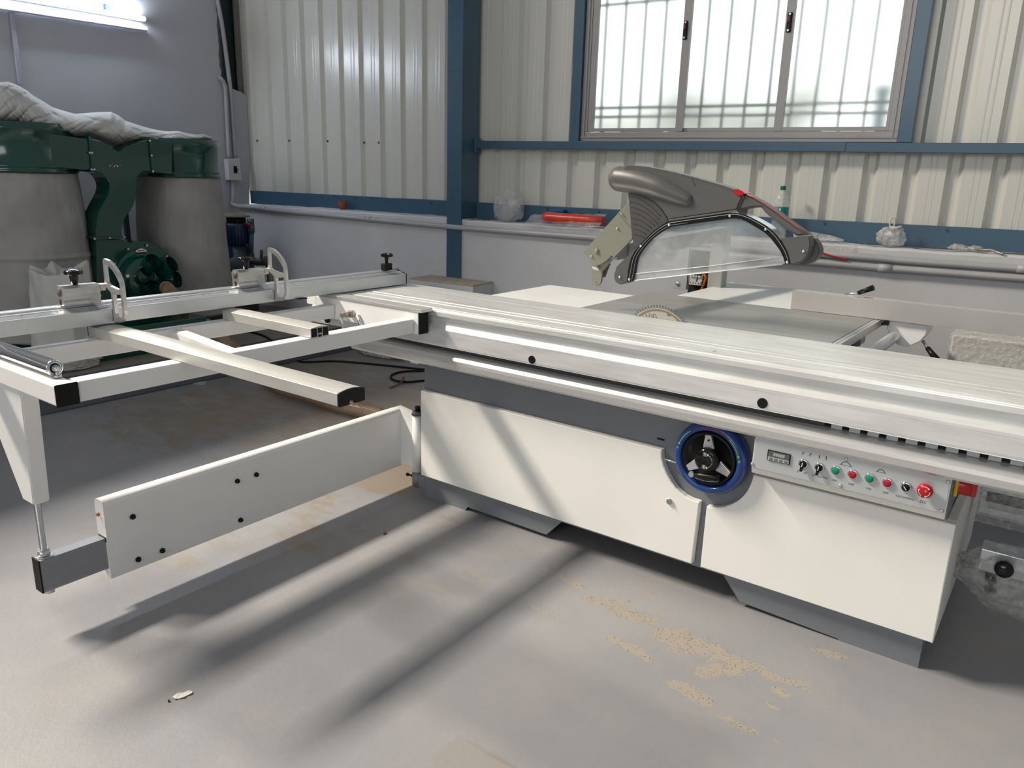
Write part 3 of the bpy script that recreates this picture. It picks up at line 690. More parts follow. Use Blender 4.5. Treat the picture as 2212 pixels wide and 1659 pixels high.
# digital readout
c_ = (pp(1658, 968)+pp(1712, 983)+pp(1705, 1006)+pp(1656, 993))/4; cx_, cz_ = c_.x, c_.z
b = B(); b.box((cx_-.034, FY-.004, cz_-.0165), (cx_+.034, FY, cz_+.0165), .001); ds = b.build('digital_display', black, cpo)
b = B(); b.box((cx_-.031, FY-.0046, cz_-.0145), (cx_+.031, FY-.0041, cz_-.0035)); b.build('display_button_strip', mat('readout_strip', (.42, .43, .42), .4), cpo)
b = B(); b.box((cx_-.031, FY-.0046, cz_-.0030), (cx_+.031, FY-.0041, cz_+.0145)); b.build('display_window', mat('readout_window', (.09, .10, .11), .15), cpo)
seg = mat('lcd_segments', (.62, .64, .64), .5)
text('88888', .0135, (cx_+.001, FY-.0048, cz_+.0055), (1, 0, 0), (.12, 0, 1), seg, 'display_digits', cpo)
for k in range(4):
    b = B(); x = cx_-.022+.0148*k; b.box((x-.0045, FY-.006, cz_-.0125), (x+.0045, FY-.0046, cz_-.0055), .0008); b.build('display_button', mat('readout_button', (.16, .16, .165), .4), cpo)
# selector switches
def selector(u, v, ang, name='selector_switch', lever=True):
    p = pp(u, v); b = B(); b.use(chrome).lathe([(.0118, .0), (.0145, .001), (.0145, .004), (.0125, .0065), (.0105, .0065)], V((p.x, FY, p.z)), (0, -1, 0), n=32)
    b.use(black).lathe([(0, .010), (.0098, .010), (.0105, .0085), (.0105, .002)], V((p.x, FY, p.z)), (0, -1, 0), n=28)
    a = radians(ang); d_ = V((sin(a), 0, cos(a))); c = V((p.x, FY-.012, p.z))
    if lever: b.obox(c-d_*.021+V((0, -.002, 0)), c+d_*.008, .0075, .009, up=(0, 1, 0), bev=.0015)
    else: b.obox(c-d_*.009, c+d_*.009, .006, .006, up=(0, 1, 0), bev=.001)
    b.use(wink).obox(c+V((0, -.0055 if lever else -.0036, 0))-d_*.005, c+V((0, -.0055 if lever else -.0036, 0))+d_*.007, .0022, .001, up=(0, 1, 0))
    return b.build(name, None, cpo)
selector(1736, 1001.5, 6); selector(1770.5, 1009.5, 7); selector(1957.5, 1052, -38, lever=False)
def button(u, v, m_):
    p = pp(u, v); b = B(); b.use(chrome).lathe([(.0115, .0), (.0145, .001), (.0145, .004), (.0128, .0062), (.0112, .0062)], V((p.x, FY, p.z)), (0, -1, 0), n=32)
    b.use(m_).lathe([(0, .0068), (.0104, .0066), (.0112, .0055), (.0112, .001)], V((p.x, FY, p.z)), (0, -1, 0), n=28); return b.build('push_button', None, cpo, label='green push button' if m_ is greenb else 'red push button')
button(1806, 1016, greenb); button(1842.5, 1024.5, redb); button(1879.5, 1033, greenb); button(1917.5, 1043, redb)
p = px(1997, 1062, FY-.024); o_ = V((p.x, FY, p.z))
b = B(); b.lathe([(0, .026), (.010, .0258), (.017, .024), (.0195, .020), (.0195, .015), (.015, .011), (.012, .009), (.012, 0)], o_, (0, -1, 0), n=40); es = b.build('emergency_stop', redp, cpo, label='red mushroom emergency stop button')
b = B()
for q in range(3):
    P_ = [o_+V((cos(radians(90+120*q+a))*.0135, -.0256, sin(radians(90+120*q+a))*.0135)) for a in range(-38, 39, 8)]
    for a, c in zip(P_, P_[1:]): b.obox(a, c, .0012, .0016, up=(0, 1, 0))
    e2 = P_[0]; d_ = (P_[0]-P_[1]).normalized(); s_ = d_.cross(V((0, 1, 0))); b.prism([e2+d_*.004, e2+s_*.0028, e2-s_*.0028], (0, -.0008, 0))
b.build('stop_arrows', wink, cpo)
b = B(); b.sphere(o_+V((.003, -.0258, .002)), .0026, sub=2); b.build('indicator_lamp', led, cpo)
up_ = (0, 0, 1)
for body, u, v, s_ in (('0°', 1724, 1019, .0085), ('45°', 1740, 1022.5, .0085), ('UP', 1757, 1027, .0085), ('DOWN', 1777, 1031.5, .0085), ('ON', 1802.5, 1038, .009), ('OFF', 1838.5, 1046.5, .009), ('ON', 1876, 1056, .009), ('OFF', 1913, 1065, .009), ('VACUUMING', 1955, 1075.5, .0080), ('ESC', 1994, 1085, .010)):
    p = pp(u, v); text(body, s_, (p.x, FY-.0002, p.z), (1, 0, 0), up_, ink, 'panel_lettering', cpo, depth=.0001)
b = B()
for (u, v, an) in ((1734, 979, 30), (1750, 982, 30), (1769.5, 987, 0), (1784.5, 990, 0)):
    p = pp(u, v); a = radians(an); d_ = V((sin(a), 0, cos(a))); b.obox(p-d_*.0055, p+d_*.0055, .0013, .0005, up=(0, 1, 0)); b.obox(p+d_*.001, p+d_*.0045, .0022, .0005, up=(0, 1, 0))
b.build('panel_arrows', ink, cpo)
for (u, v, R_) in ((1827, 1003.5, .0150), (1903, 1019, .0115)):
    p = pp(u, v); b = B(); c = V((p.x, FY-.0004, p.z-R_*.35))
    for k in range(13):
        a = radians(12+k*13); d_ = V((cos(a), 0, sin(a))); b.obox(c+d_*R_*.80, c+d_*R_, .0010, .0004, up=(0, 1, 0)); a2 = radians(12+(k+1)*13)
        if k < 12: b.obox(c+d_*R_*.8, c+V((cos(a2), 0, sin(a2)))*R_*.8, .0006, .0004, up=(0, 1, 0))
    b.obox(c+V((-R_*1.15, 0, .002)), c+V((R_*1.15, 0, .002)), .0006, .0004, up=(0, 1, 0)); b.build('blade_pictogram', ink, cpo)
# main isolator switch on the cabinet side
b = B(); b.box((1.9430, -.005, .555), (1.952, .052, .612), .002); b.build('isolator_plate', yellow, cpo)
b = B(); b.lathe([(0, .030), (.022, .030), (.026, .026), (.026, 0)], (1.952, .023, .583), (1, 0, 0), n=24); b.obox((1.985, .023, .556), (1.985, .023, .612), .012, .018, up=(1, 0, 0), bev=.003); b.build('isolator_knob', redp, cpo, label='red main isolator knob')
# ------------------------------------------------------------------ outrigger (crosscut) frame
fr = B()
b = fr
ZT_, ZL = .815, .760
b.box((.045, -1.385, ZL), (.098, -.1405, ZT_), .004)                       # beam nearest the viewer
b.box((-.402, -1.385, ZL), (-.350, -.1405, ZT_), .004)                     # far beam under the fence
b.box((-.95, -1.442, ZL), (.098, -1.388, ZT_), .004)                        # end beam
b.obox((-.352, -.845, .7875), (.047, -.905, .7875), .042, .052, bev=.004)   # slanting cross member
frame_o = b.build('outrigger_frame', white2, saw)
b = B(); b.box((-.47, -.1385, .755), (.118, -.088, .8415), .003); b.box((-.53, -.1385, .80), (-.47, -.088, .8415), .002); b.build('mounting_beam', white2, frame_o)
b = B(); b.box((-.455, -.142, .8425), (.137, -.0775, .8545), .001); b.build('cover_strip', alu, frame_o)
b = B(); b.box((.1185, -.139, .757), (.1230, -.087, .8420), .001); b.build('end_cap', rubber, frame_o)
b = B(); b.box((.0985, -1.4435, .7585), (.1030, -1.3865, .8165), .003); b.build('end_cap', rubber, frame_o)
b = B(); b.box((-.395, -1.46, .820), (-.360, -1.40, .853)); b.build('fence_seat', white2, frame_o)
# leg with threaded rod
b = B(); b.prism([(-.135, -1.432, .7595), (-.440, -1.432, .7595), (-.223, -1.432, .415), (-.158, -1.432, .415)], (0, .045, 0), bev=.003); leg = b.build('support_leg', white2, saw)
rodx, rody = -.190, -1.410
b = B(); prof_ = []
z = .236
while z < .418: prof_ += [(.0078, z), (.0095, z+.0012), (.0078, z+.0024)]; z += .0028
prof_ = [(0, .236)]+prof_+[(0, .418)]; b.lathe(prof_, (rodx, rody, 0), n=14); b.build('threaded_rod', zinc, leg)
b = B(); b.cyl((rodx, rody, .2375), (rodx, rody, .2395), .022); b.cyl((rodx, rody, .2396), (rodx, rody, .258), .0175, n=6); b.cyl((rodx, rody, .258), (rodx, rody, .262), .014, n=20); b.build('hex_nut', zinc, leg)
b = B(); b.cyl((rodx, rody, .121), (rodx, rody, .1345), .0165, n=6); b.build('hex_nut', zinc, leg)
# swing arm
b = B(); AX0, AX1 = -.212, -.160
r_ = .016; prf = [(AX0, .1), (AX1, .1)] + [(AX1-r_+r_*cos(a), .362-r_+r_*sin(a)) for a in (0, .4, .8, 1.2, pi/2)] + [(AX0+r_+r_*cos(a), .362-r_+r_*sin(a)) for a in (pi/2, pi/2+.5, pi/2+1, pi)]
b.prism([(x, -1.243, z) for x, z in prf], (0, 1.243+.045, 0))
arm = b.build('swing_arm', white2, saw)
b = B(); b.prism([(AX1, .045, .118), (-.070, .030, .118), (-.070, .062, .118), (AX0, .098, .118), (AX0, .046, .118)], (0, 0, .238)); b.cyl((-.060, .046, .098), (-.060, .046, .356), .0235, n=28); b.build('hinge_knuckle', white2, arm)
b = B(); b.cyl((-.060, .046, .3562), (-.060, .046, .372), .027, .022, n=28); b.build('hinge_washer', mat('dark_hinge_iron', (.10, .105, .11), .5), arm)
b = B(); b.cyl((-.060, .046, .3722), (-.060, .046, .393), .0115, n=24); b.build('hinge_bolt', black, arm)
b = B(); b.box((-.085, .030, .030), (-.0055, .075, .090), .008); b.cyl((-.060, .046, .03), (-.060, .046, .0955), .0245, n=28); b.build('hinge_bracket', grey, arm)
b = B(); b.cyl((-.085, .046, .068), (-.118, .046, .066), .004, n=12); b.cyl((-.118, .046, .066), (-.126, .046, .0655), .008, n=6); b.cyl((-.090, .046, .068), (-.096, .046, .068), .0075, n=6); b.build('set_screw', rubber, arm)
b = B(); b.box((AX0+.003, -1.2445, .225), (AX1-.003, -1.2432, .240)); b.build('arm_opening_shade', dark, arm)  # dark plate on the solid arm end paints a shaded opening
b = B(); b.cyl((-.190, -1.250, .312), (-.190, -1.243, .312), .0055, n=12); b.build('grub_screw', mat('copper_screw', (.45, .18, .11), .4, .7), arm)
for (u, v) in ((286, 1116), (298, 1208), (350, 1189), (519, 1123), (512, 1039), (553, 1025)):
    p = px_x(u, v, AX1); b = B(); b.cyl((AX1, p.y, p.z), (AX1+.009, p.y, p.z), .0068, n=16); b.cyl((AX1-.001, p.y, p.z), (AX1+.004, p.y, p.z), .0095, n=6); b.build('bolt', black, arm)
b = B(); ep = []
for k in range(22): zz = .140+.0045*k; ep += [(-.1675, zz), (-.1690, zz+.0018), (-.1690, zz+.0028)]
ep = ep+[(-.1675, .2370), (-.209, .2370), (-.209, .1350), (-.1675, .1350)]
b.prism([(x, -1.4325, z) for x, z in ep], (0, .26, 0)); b.build('extension_bar', mat('ribbed_bar', (.34, .35, .37), .4, .55), arm)
b = B(); b.box((-.210, -1.4375, .1335), (-.1665, -1.4330, .2385), .001); b.build('end_cap', rubber, arm)
# ------------------------------------------------------------------ support bars, roller
def support_bar(x0, x1, y0, y1, name, cap):
    b = B(); n_ = 8; z0, zt = .8165, .8515; cpf = [(y0, z0), (y1, z0)] + [(y1+(y0-y1)*k/n_, zt-.004+.005*sin(pi*k/n_)) for k in range(n_+1)]
    b.prism([(x0, y, z) for y, z in cpf], (x1-x0, 0, 0)); bar = b.build(name, aluB, saw, bevel=.001); w_ = y1-y0
    if cap:
        b = B(); q = [(y0-.001, z0-.001), (y0+w_*.40, z0-.001), (y0+w_*.40, z0+.008), (y0+w_*.60, z0+.008), (y0+w_*.60, z0-.001), (y1+.001, z0-.001)] + [(y1+.001+(y0-y1-.002)*k/n_, zt-.003+.006*sin(pi*k/n_)) for k in range(n_+1)]
        b.prism([(x1+.0003, y, z) for y, z in q], (.008, 0, 0)); b.build('end_cap', black, bar, bevel=.0015)
        b = B(); b.box((x0-.004, y0, z0), (x0-.0003, y1, zt-.003)); b.build('end_cap', black, bar)
    else:
        for a, c in ((.03, .34), (.38, .62), (.66, .97)):
            b = B(); b.box((x1+.0001, y0+w_*a, z0+.0015+(.011 if a == .38 else 0)), (x1+.0006, y0+w_*c, zt-.0045)); b.build('hollow_shade', dark, bar)  # dark plates on the solid bar end paint the shade inside its hollows
        b = B(); b.box((x1+.0001, y0+w_*.40, z0-.0001), (x1+.0006, y0+w_*.60, z0+.008)); b.build('hollow_shade', dark, bar)
    return bar
support_bar(-.432, .755, -1.100, -1.020, 'support_bar', True)
support_bar(-.388, .104, -.640, -.564, 'support_bar', False)
RY = -1.400
b = B(); b.cyl((-1.0, RY, .8395), (.012, RY, .8395), .0215, n=36, caps=False); b.lathe([(.0215, 0), (.0215, .002), (.0195, .004), (.0175, .004)], (.012, RY, .8395), (1, 0, 0), n=36); rol = b.build('roller', chrome, saw)
b = B(); b.lathe([(.0175, .0), (.0175, .003), (.013, .003), (.0125, .001)], (.0125, RY, .8395), (1, 0, 0), n=32); b.build('bearing', zinc, rol)
b = B(); b.lathe([(.0125, 0), (.0125, .0015), (.004, .0015), (0, .0015)], (.0122, RY, .8395), (1, 0, 0), n=24); b.build('bearing_seal', rubber, rol)
b = B(); b.lathe([(0, 0), (.0095, .0), (.0095, .006), (.0065, .011), (.0065, .018), (0, .018)], (.014, RY, .8395), (1, 0, 0), n=20); b.cyl((.026, RY, .8395), (.037, RY, .8395), .0048, n=12); b.build('axle', zinc, rol)
b = B(); b.cyl((.026, RY, .8165), (.026, RY, .834), .0055, n=14); b.cyl((.026, RY, .8165), (.026, RY, .8235), .0105, n=6); b.build('axle_bolt', zinc, rol)
# ------------------------------------------------------------------ crosscut fence and flip stops
FX = -.380; FY0, FY1 = -1.62, .313
b = B()
fpz = [(FX, .8575), (FX, .9020), (FX-.0025, .9040), (FX-.0085, .9040), (FX-.0095, .9025), (FX-.030, .9110), (FX-.031, .9125), (FX-.0345, .9135), (FX-.042, .9135), (FX-.0425, .9100), (FX-.049, .9100), (FX-.0495, .9180), (FX-.056, .9200),
       (FX-.066, .9210), (FX-.0665, .9150), (FX-.071, .9150), (FX-.0715, .9210), (FX-.080, .9210), (FX-.084, .9185), (FX-.085, .8575)]
b.prism([(x, FY0, z) for x, z in fpz], (0, FY1-FY0, 0)); fen = b.build('crosscut_fence', aluF, saw)
b = B(); b.prism([(x, FY1+.0003, z) for x, z in [(FX+.001, .8565), (FX+.001, .9030), (FX-.03, .9120), (FX-.056, .9215), (FX-.082, .9225), (FX-.086, .918), (FX-.086, .8565)]], (0, .0045, 0)); b.box((FX-.075, FY1+.0048, .868), (FX-.035, FY1+.018, .886)); b.build('end_cap', rubber, fen)
# printed scale along the sloping face
b = B(); sn = V((.0095-.030, 0, .0085)).normalized(); nrm = V((.38, 0, .92)).normalized()
s0 = V((FX-.0125, 0, .9038)); tk = 0; y = FY0+.02
while y < FY1-.01:
    ln = .0080 if tk % 10 == 0 else (.0062 if tk % 5 == 0 else .0045); c = V((s0.x, y, s0.z))+nrm*.0003
    b.obox(c, c+V((-.020, 0, .0083)).normalized()*ln, .0008, .0002, up=nrm); tk += 1; y += .005
b.build('scale_marks', mat('scale_ink', (.10, .12, .16), .6), fen, kind='stuff')
for k, yy in enumerate([-1.30+.1*i for i in range(16)]):
    if yy < FY1-.02:
        t_ = text('%d' % (150-10*k), .0072, V((FX-.026, yy, .9097))+nrm*.0004, (0, 1, 0), (-.92, 0, .38), mat('scale_ink', (0, 0, 0)), 'scale_numeral', fen, depth=.0001)
b = B(); b.box((-.400, -.31, .8550), (-.36, -.27, .8574)); b.build('fence_foot', rubber, fen)
def flip_stop(y0, dark_knob):
    """rail-mounted stop with a flip arm; y0 = near end of its body"""
    bx = FX-.0535; L_ = .115
    b = B(); hexp = [(bx-.020, .9215), (bx+.020, .9215), (bx+.022, .930), (bx+.019, .9345), (bx+.022, .940), (bx+.021, .952), (bx+.024, .962), (bx+.023, .975), (bx+.012, .984), (bx-.012, .984), (bx-.023, .975), (bx-.024, .962), (bx-.020, .950), (bx-.022, .938)]
    b.prism([(x, y0, z) for x, z in hexp], (0, L_, 0)); sb_ = b.build('flip_stop', castalu, saw, bevel=.0008)
    b = B(); b.lathe([(0, .0006), (.0145, .0006), (.0145, 0)], (bx, y0, .965), (0, -1, 0), n=20); b.build('bore_plug', mat('dark_bore', (.09, .075, .07), .6), sb_)
    b = B(); b.box((bx-.006, y0-.0006, .924), (bx+.006, y0, .942)); b.build('slot_shade', dark, sb_)  # dark plate painting the shade of a slot in the stop body
    kz = .984; ky = y0+.048
    b = B(); b.lathe([(0, 0), (.0095, 0), (.0125, .022), (.0125, .030), (.026, .033), (.0275, .038), (.026, .043), (.020, .0455), (.013, .043), (.006, .041), (0, .041)], (bx, ky, kz), n=36); b.build('clamp_knob', gblack, sb_)
    # flip arm: D shaped casting that hangs in front of the fence
    ya = y0+L_+.016; th = .011
    outer = [(.428, .980), (.415, .984), (.4115, .99), (.409, 1.055), (.403, 1.062), (.375, 1.058), (.350, 1.046), (.325, 1.026), (.309, 1.004), (.305, .985), (.3045, .905), (.306, .893), (.317, .876), (.338, .864), (.365, .8600), (.3770, .860), (.3775, .955), (.400, .968)]
    outer = [(-x, z) for x, z in outer]
    win1 = [(-.400, .987), (-.4000, 1.044), (-.378, 1.042), (-.352, 1.028), (-.331, 1.008), (-.319, .992), (-.317, .975), (-.330, .970), (-.385, .978)]
    win2 = [(-.3645, .950), (-.3645, .890), (-.360, .877), (-.345, .873), (-.327, .881), (-.3185, .896), (-.3185, .956)]
    b = B(); vs_o = [b._v((x, ya, z)) for x, z in outer]
    import mathutils.geometry as mg
    loops = [[V((x, z, 0)) for x, z in l] for l in (outer, win1, win2)]; tri_ = mg.tessellate_polygon(loops)
    flatp = [p for l in (outer, win1, win2) for p in l]; bmesh.ops.delete(b.bm, geom=vs_o, context='VERTS')
    A_ = [b._v((x, ya, z)) for x, z in flatp]; C_ = [b._v((x, ya+th, z)) for x, z in flatp]
    for t in tri_: b.face([A_[i] for i in t]); b.face([C_[i] for i in t][::-1])
    o_ = 0
    for l in (outer, win1, win2):
        n_ = len(l)
        for i in range(n_): b.face([A_[o_+i], A_[o_+(i+1) % n_], C_[o_+(i+1) % n_], C_[o_+i]])
        o_ += n_
    b.prism([(-.4115, ya-.014, .9600), (-.430, ya-.014, .960), (-.430, ya-.014, .982), (-.4115, ya-.014, .980)], (0, .016, 0))
    b.build('flip_arm', castalu, sb_)
    b = B(); b.prism([(FX-.0305, ya-.05, .930), (FX-.0305, ya-.02, .930), (FX-.0305, ya-.016, .948), (FX-.0305, ya-.030, .955), (FX-.0305, ya-.052, .950)], (.003, 0, 0)); b.prism([(FX-.0275, ya-.05, .930), (FX-.0275, ya-.02, .930), (FX-.012, ya-.006, .9085), (FX-.012, ya-.036, .9085)], (.002, 0, .0015)); b.cyl((FX-.0275, ya-.035, .942), (FX-.024, ya-.035, .942), .004, n=12)
    b.build('scale_pointer', clearbag, sb_)
flip_stop(-1.172, False); flip_stop(-.545, True)
b = B(); kx, ky = FX-.050, .240; b.box((kx-.014, ky-.024, .9215), (kx+.014, ky+.024, .953), .004); kb = b.build('end_clamp', rubber, saw)
b = B(); b.lathe([(0, .953), (.006, .953), (.009, .975), (.009, .985), (0, .985)], (kx, ky, 0), n=20)
for k in range(3):
    a = radians(25+120*k); b.tube([(kx, ky, .988), (kx+.02*cos(a), ky+.02*sin(a), .990), (kx+.029*cos(a), ky+.029*sin(a), .990)], [.009, .0085, .006], n=12)
b.build('clamp_knob', black, kb)
b = B(); b.box((kx-.03, ky+.03, .9214), (kx-.01, FY1-.002, .930)); b.build('scale_slide', zinc, kb)
# clamp lever under the cover strip
b = B(); b.cyl((-.245, -.1395, .792), (-.245, -.160, .792), .0125, n=16); b.cyl((-.245, -.160, .792), (-.245, -.198, .792), .0105, n=8); cl = b.build('clamp_lever', brass_, frame_o)
b = B(); b.cyl((-.258, -.190, .785), (-.272, -.160, .690), .0062, .0075, n=10); b.cyl((-.210, -.145, .79), (-.178, -.145, .732), .0095, .008, n=12); b.cyl((-.245, -.1398, .792), (-.245, -.150, .792), .016, n=16); b.build('lever_rod', zinc, frame_o)
b = B(); b.cyl((-.272, -.160, .692), (-.276, -.150, .655), .0105, .012, n=16); b.build('lever_grip', rubber, frame_o)
# ------------------------------------------------------------------ rip fence
b = B(); b.box((1.174, .974, .8535), (2.9, .982, .9285), .0006); rf = b.build('rip_fence', mat('matt_aluminium_plate', (.47, .465, .455), .5, .25, var=.1, vscale=5), saw)
b = B(); b.box((1.176, .9822, .9240), (2.9, 1.030, .9285)); b.build('fence_flange', alu, rf)
b = B(); q = [(1.545, .852), (1.545, .820), (1.565, .790), (1.590, .762), (1.630, .758), (1.668, .785), (1.684, .812), (1.686, .852)]; b.prism([(x, .992, z) for x, z in q], (0, .15, 0)); b.box((1.25, 1.04, .8528), (1.60, 1.12, .905), .004); b.build('fence_carriage', white2, rf, bevel=.003)
b = B(); b.cyl((1.577, .355, .792), (1.577, 1.75, .792), .0215, n=32); b.build('guide_bar', alu, rf)
b = B(); b.cyl((1.500, .60, .793), (1.560, .60, .793), .009, n=12); b.cyl((1.523, .60, .793), (1.537, .60, .793), .0165, n=6); b.cyl((1.541, .60, .793), (1.547, .60, .793), .014, n=6); b.build('guide_bar_bolt', zinc, rf)
b = B(); b.box((1.49, .56, .765), (1.5215, .68, .8215), .003); b.build('guide_bracket', black, rf)
b = B(); b.cyl((1.672, 1.03, .783), (1.696, 1.015, .758), .006, n=12); b.build('lever_rod', zinc, rf)
b = B(); b.cyl((1.694, 1.016, .760), (1.736, .995, .722), .0095, .013, n=20); b.build('lever_grip', black, rf)
b = B(); b.cyl((1.345, 1.06, .905), (1.370, 1.05, .925), .010, n=14); b.cyl((1.365, 1.045, .926), (1.420, 1.03, .941), .0052, n=12); b.build('lever_rod', zinc, rf)
b = B(); b.cyl((1.416, 1.03, .940), (1.470, 1.02, .968), .0085, .0115, n=20); b.build('lever_grip', black, rf)
b = B(); b.box((1.442, 1.000, .9286), (1.478, 1.015, .9292)); b.build('warning_sticker', redb, rf)
b = B(); b.box((1.535, .966, .835), (1.552, .990, .852)); b.cyl((1.528, .978, .838), (1.540, .978, .838), .006, n=10); b.build('stop_screw', rubber, rf)
# ------------------------------------------------------------------ overhead blade guard
GY = .338; GT = .075
def gp(l, y=GY, ox=1300, oy=340, s_=4.424): return [px(ox+x/s_, oy+y_/s_, y) for x, y_ in l]
arcm = [(635, 608), (600, 545), (560, 490), (510, 440), (450, 398), (390, 368), (330, 350), (250, 341)]
hood = [(178, 150), (215, 82), (250, 78), (350, 80), (455, 94), (560, 115), (670, 138), (780, 165), (890, 193), (1000, 225), (1130, 262), (1255, 305), (1310, 338), (1358, 374), (1325, 440), (1297, 512)]
b = B(); b.prism(gp(hood+arcm), (0, GT, 0), bev=.008); gd = b.build('blade_guard', dgrey, saw)
b = B(); b.prism(gp([(250, 341), (330, 350), (390, 368), (450, 398), (510, 440), (560, 490), (600, 545), (633, 605), (550, 665), (470, 737), (410, 800), (365, 845), (305, 868), (285, 690), (270, 520)], GY+.012), (0, GT-.024, 0)); fin = b.build('ribbed_fin', lgrey, gd)
for k in range(8):
    R_ = 100+52*k; P_ = []
    for j in range(13):
        a = j/12; x = 262+6*k + a*(300-18*k); yv = 372+52*k + (a**1.75)*(190-14*k)
        P_.append((x, yv))
    lim = [(x, yv) for x, yv in P_ if yv < 868-(x-305)*.95+ (0 if x > 365 else 40) and x < 640]
    lim = [(x, yv) for x, yv in lim if yv < 905-(x-300)*.92]
    if len(lim) > 2: b = B(); b.tube(gp(lim, GY+.0118), .0012, n=6); b.build('fin_rib', mat('fin_groove', (.02, .02, .021), .6), gd)
# bulged dust port that runs along the hood
PL = [(182, 205), (260, 214), (350, 230), (450, 256), (560, 292), (670, 336), (760, 374), (822, 400)]
port = [gp([p_], GY+.0375-.0275*min(1, k/4.))[0] for k, p_ in enumerate(PL)]
b = B(); cpt = curve_pts(port, 6); kr = [.0470, .0465, .0450, .0420, .0385, .0345, .0300, .0255]
def rad_(i): f = i/6.; k = min(6, int(f)); return kr[k]+(kr[k+1]-kr[k])*(f-k)
d0 = (port[0]-port[1]).normalized(); d1 = (port[-1]-port[-2]).normalized()
cap0 = [(port[0]+d0*.047*sin(a), .047*cos(a)) for a in (1.53, 1.4, 1.2, .95, .65, .32)]; cap1 = [(port[-1]+d1*.0255*sin(a), .0255*cos(a)) for a in (.32, .65, .95, 1.2, 1.4, 1.53)]
b.tube([p for p, r in cap0]+cpt+[p for p, r in cap1], [r for p, r in cap0]+[rad_(i) for i in range(len(cpt))]+[r for p, r in cap1], n=40); b.build('dust_port', dgrey, gd)
b = B(); b.prism(gp([(640, 592), (1290, 500), (1290, 515), (636, 608)], GY-.002), (0, .004, 0)); b.build('hood_lip', mat('hood_lip_plastic', (.12, .12, .12), .5), gd)
outer = [(245, 1190), (247, 1140), (255, 1090), (267, 1025), (285, 960), (320, 895), (370, 830), (430, 765), (500, 700), (570, 650), (640, 612), (800, 588), (1000, 560), (1210, 530), (1275, 528), (1340, 540), (1420, 570), (1500, 612), (1565, 650), (1620, 692), (1680, 755), (1730, 830), (1765, 895), (1787, 960), (1797, 1020)]
inner = [(300, 1180), (312, 1135), (325, 1090), (335, 1020), (352, 950), (385, 895), (430, 840), (490, 775), (560, 722), (615, 687), (670, 662), (830, 640), (1030, 612), (1235, 585), (1285, 583), (1330, 592), (1390, 615), (1450, 652), (1510, 688), (1560, 722), (1615, 775), (1660, 832), (1702, 890), (1732, 950), (1750, 1010)]
for yy, nm_ in ((GY-.004, 'shield_frame'), (GY+GT-.008, 'shield_frame')):
    b = B(); A_ = [b._v(p) for p in gp(outer, yy)]; C_ = [b._v(p) for p in gp(inner, yy)]; A2 = [b._v(p+V((0, .006, 0))) for p in gp(outer, yy)]; C2 = [b._v(p+V((0, .006, 0))) for p in gp(inner, yy)]
    for i in range(len(outer)-1):
        b.face([A_[i], A_[i+1], C_[i+1], C_[i]]); b.face([A2[i], C2[i], C2[i+1], A2[i+1]]); b.face([A_[i], A2[i], A2[i+1], A_[i+1]]); b.face([C_[i], C_[i+1], C2[i+1], C2[i]])
    b.face([A_[0], C_[0], C2[0], A2[0]]); b.face([A_[-1], A2[-1], C2[-1], C_[-1]]); b.build(nm_, black if yy < GY else dgrey, gd)
b = B(); mid = [((a[0]*.72+c[0]*.28), (a[1]*.72+c[1]*.28)) for a, c in zip(outer, inner)]; b.tube(gp(mid, GY-.0045), .0011, n=6); b.build('shield_seal', mat('pale_seal', (.30, .31, .32), .4), gd)
b = B(); mid = [((a[0]*.30+c[0]*.70), (a[1]*.30+c[1]*.70)) for a, c in zip(outer, inner)]; b.tube(gp(mid[:12], GY-.0045), .0008, n=6); b.build('shield_seal', MT['pale_seal'], gd)
# clear polycarbonate: front and back panes with a rolled lower edge
for yy in (GY+.001, GY+GT-.010):
    b = B(); b.poly(gp([(x, y_) for x, y_ in inner]+[(1728, 1022), (305, 1178)], yy)); b.build('clear_shield', shieldm, gd, recalc=False)
b = B(); b.tube(gp([(308, 1112), (1000, 1042), (1708, 950)], GY-.001), .0011, n=8); b.tube(gp([(308, 1176), (1000, 1102), (1728, 1022)], GY), .0016, n=8); b.tube(gp([(500, 1150), (1000, 1092), (1728, 1012)], GY+GT-.012), .0012, n=8)
b.build('shield_edge', mat('bright_acrylic_edge', (.80, .83, .85), .12, .0, coat=.5), gd)
b = B(); fo_ = gp([(1330, 540), (1420, 570), (1500, 612), (1565, 650), (1620, 692), (1680, 755), (1730, 830)], GY); 
b.grid(lambda s_, t_: (lambda k: fo_[int(k)].lerp(fo_[min(int(k)+1, 6)], k-int(k)))(s_*5.999)+V((0, .003+t_*(GT-.012), 0)), 18, 2); b.build('shield_top_strip', mat('pale_acrylic_strip', (.50, .56, .62), .15, .0, coat=.3), gd)
b = B(); b.prism(gp([(247, 1190), (205, 1208), (178, 1215), (150, 1206), (130, 1190), (117, 1160), (114, 1130), (120, 1100), (132, 1075), (133, 1050), (210, 975), (300, 888), (368, 832), (320, 897), (287, 960), (268, 1025), (256, 1090)], GY-.002), (0, GT-.004, 0), bev=.003); b.build('front_lobe', dgrey, gd)
b = B(); b.prism(gp([(1706, 776), (1850, 762), (1982, 750), (1990, 800), (1992, 850), (1980, 900), (1955, 950), (1925, 985), (1885, 1008), (1840, 1020), (1797, 1020), (1787, 960), (1765, 895), (1735, 830)], GY-.004), (0, .046, 0), bev=.003); b.build('rear_lobe', dgrey, gd)
b = B(); b.prism(gp([(1975, 760), (2030, 782), (2065, 825), (2085, 880), (2080, 930), (2050, 975), (2000, 1010), (1950, 1025), (1905, 1028), (1870, 1014), (1850, 950), (1880, 800)], GY+.050), (0, .050, 0), bev=.006); b.build('blade_cover_disc', dgrey, gd)
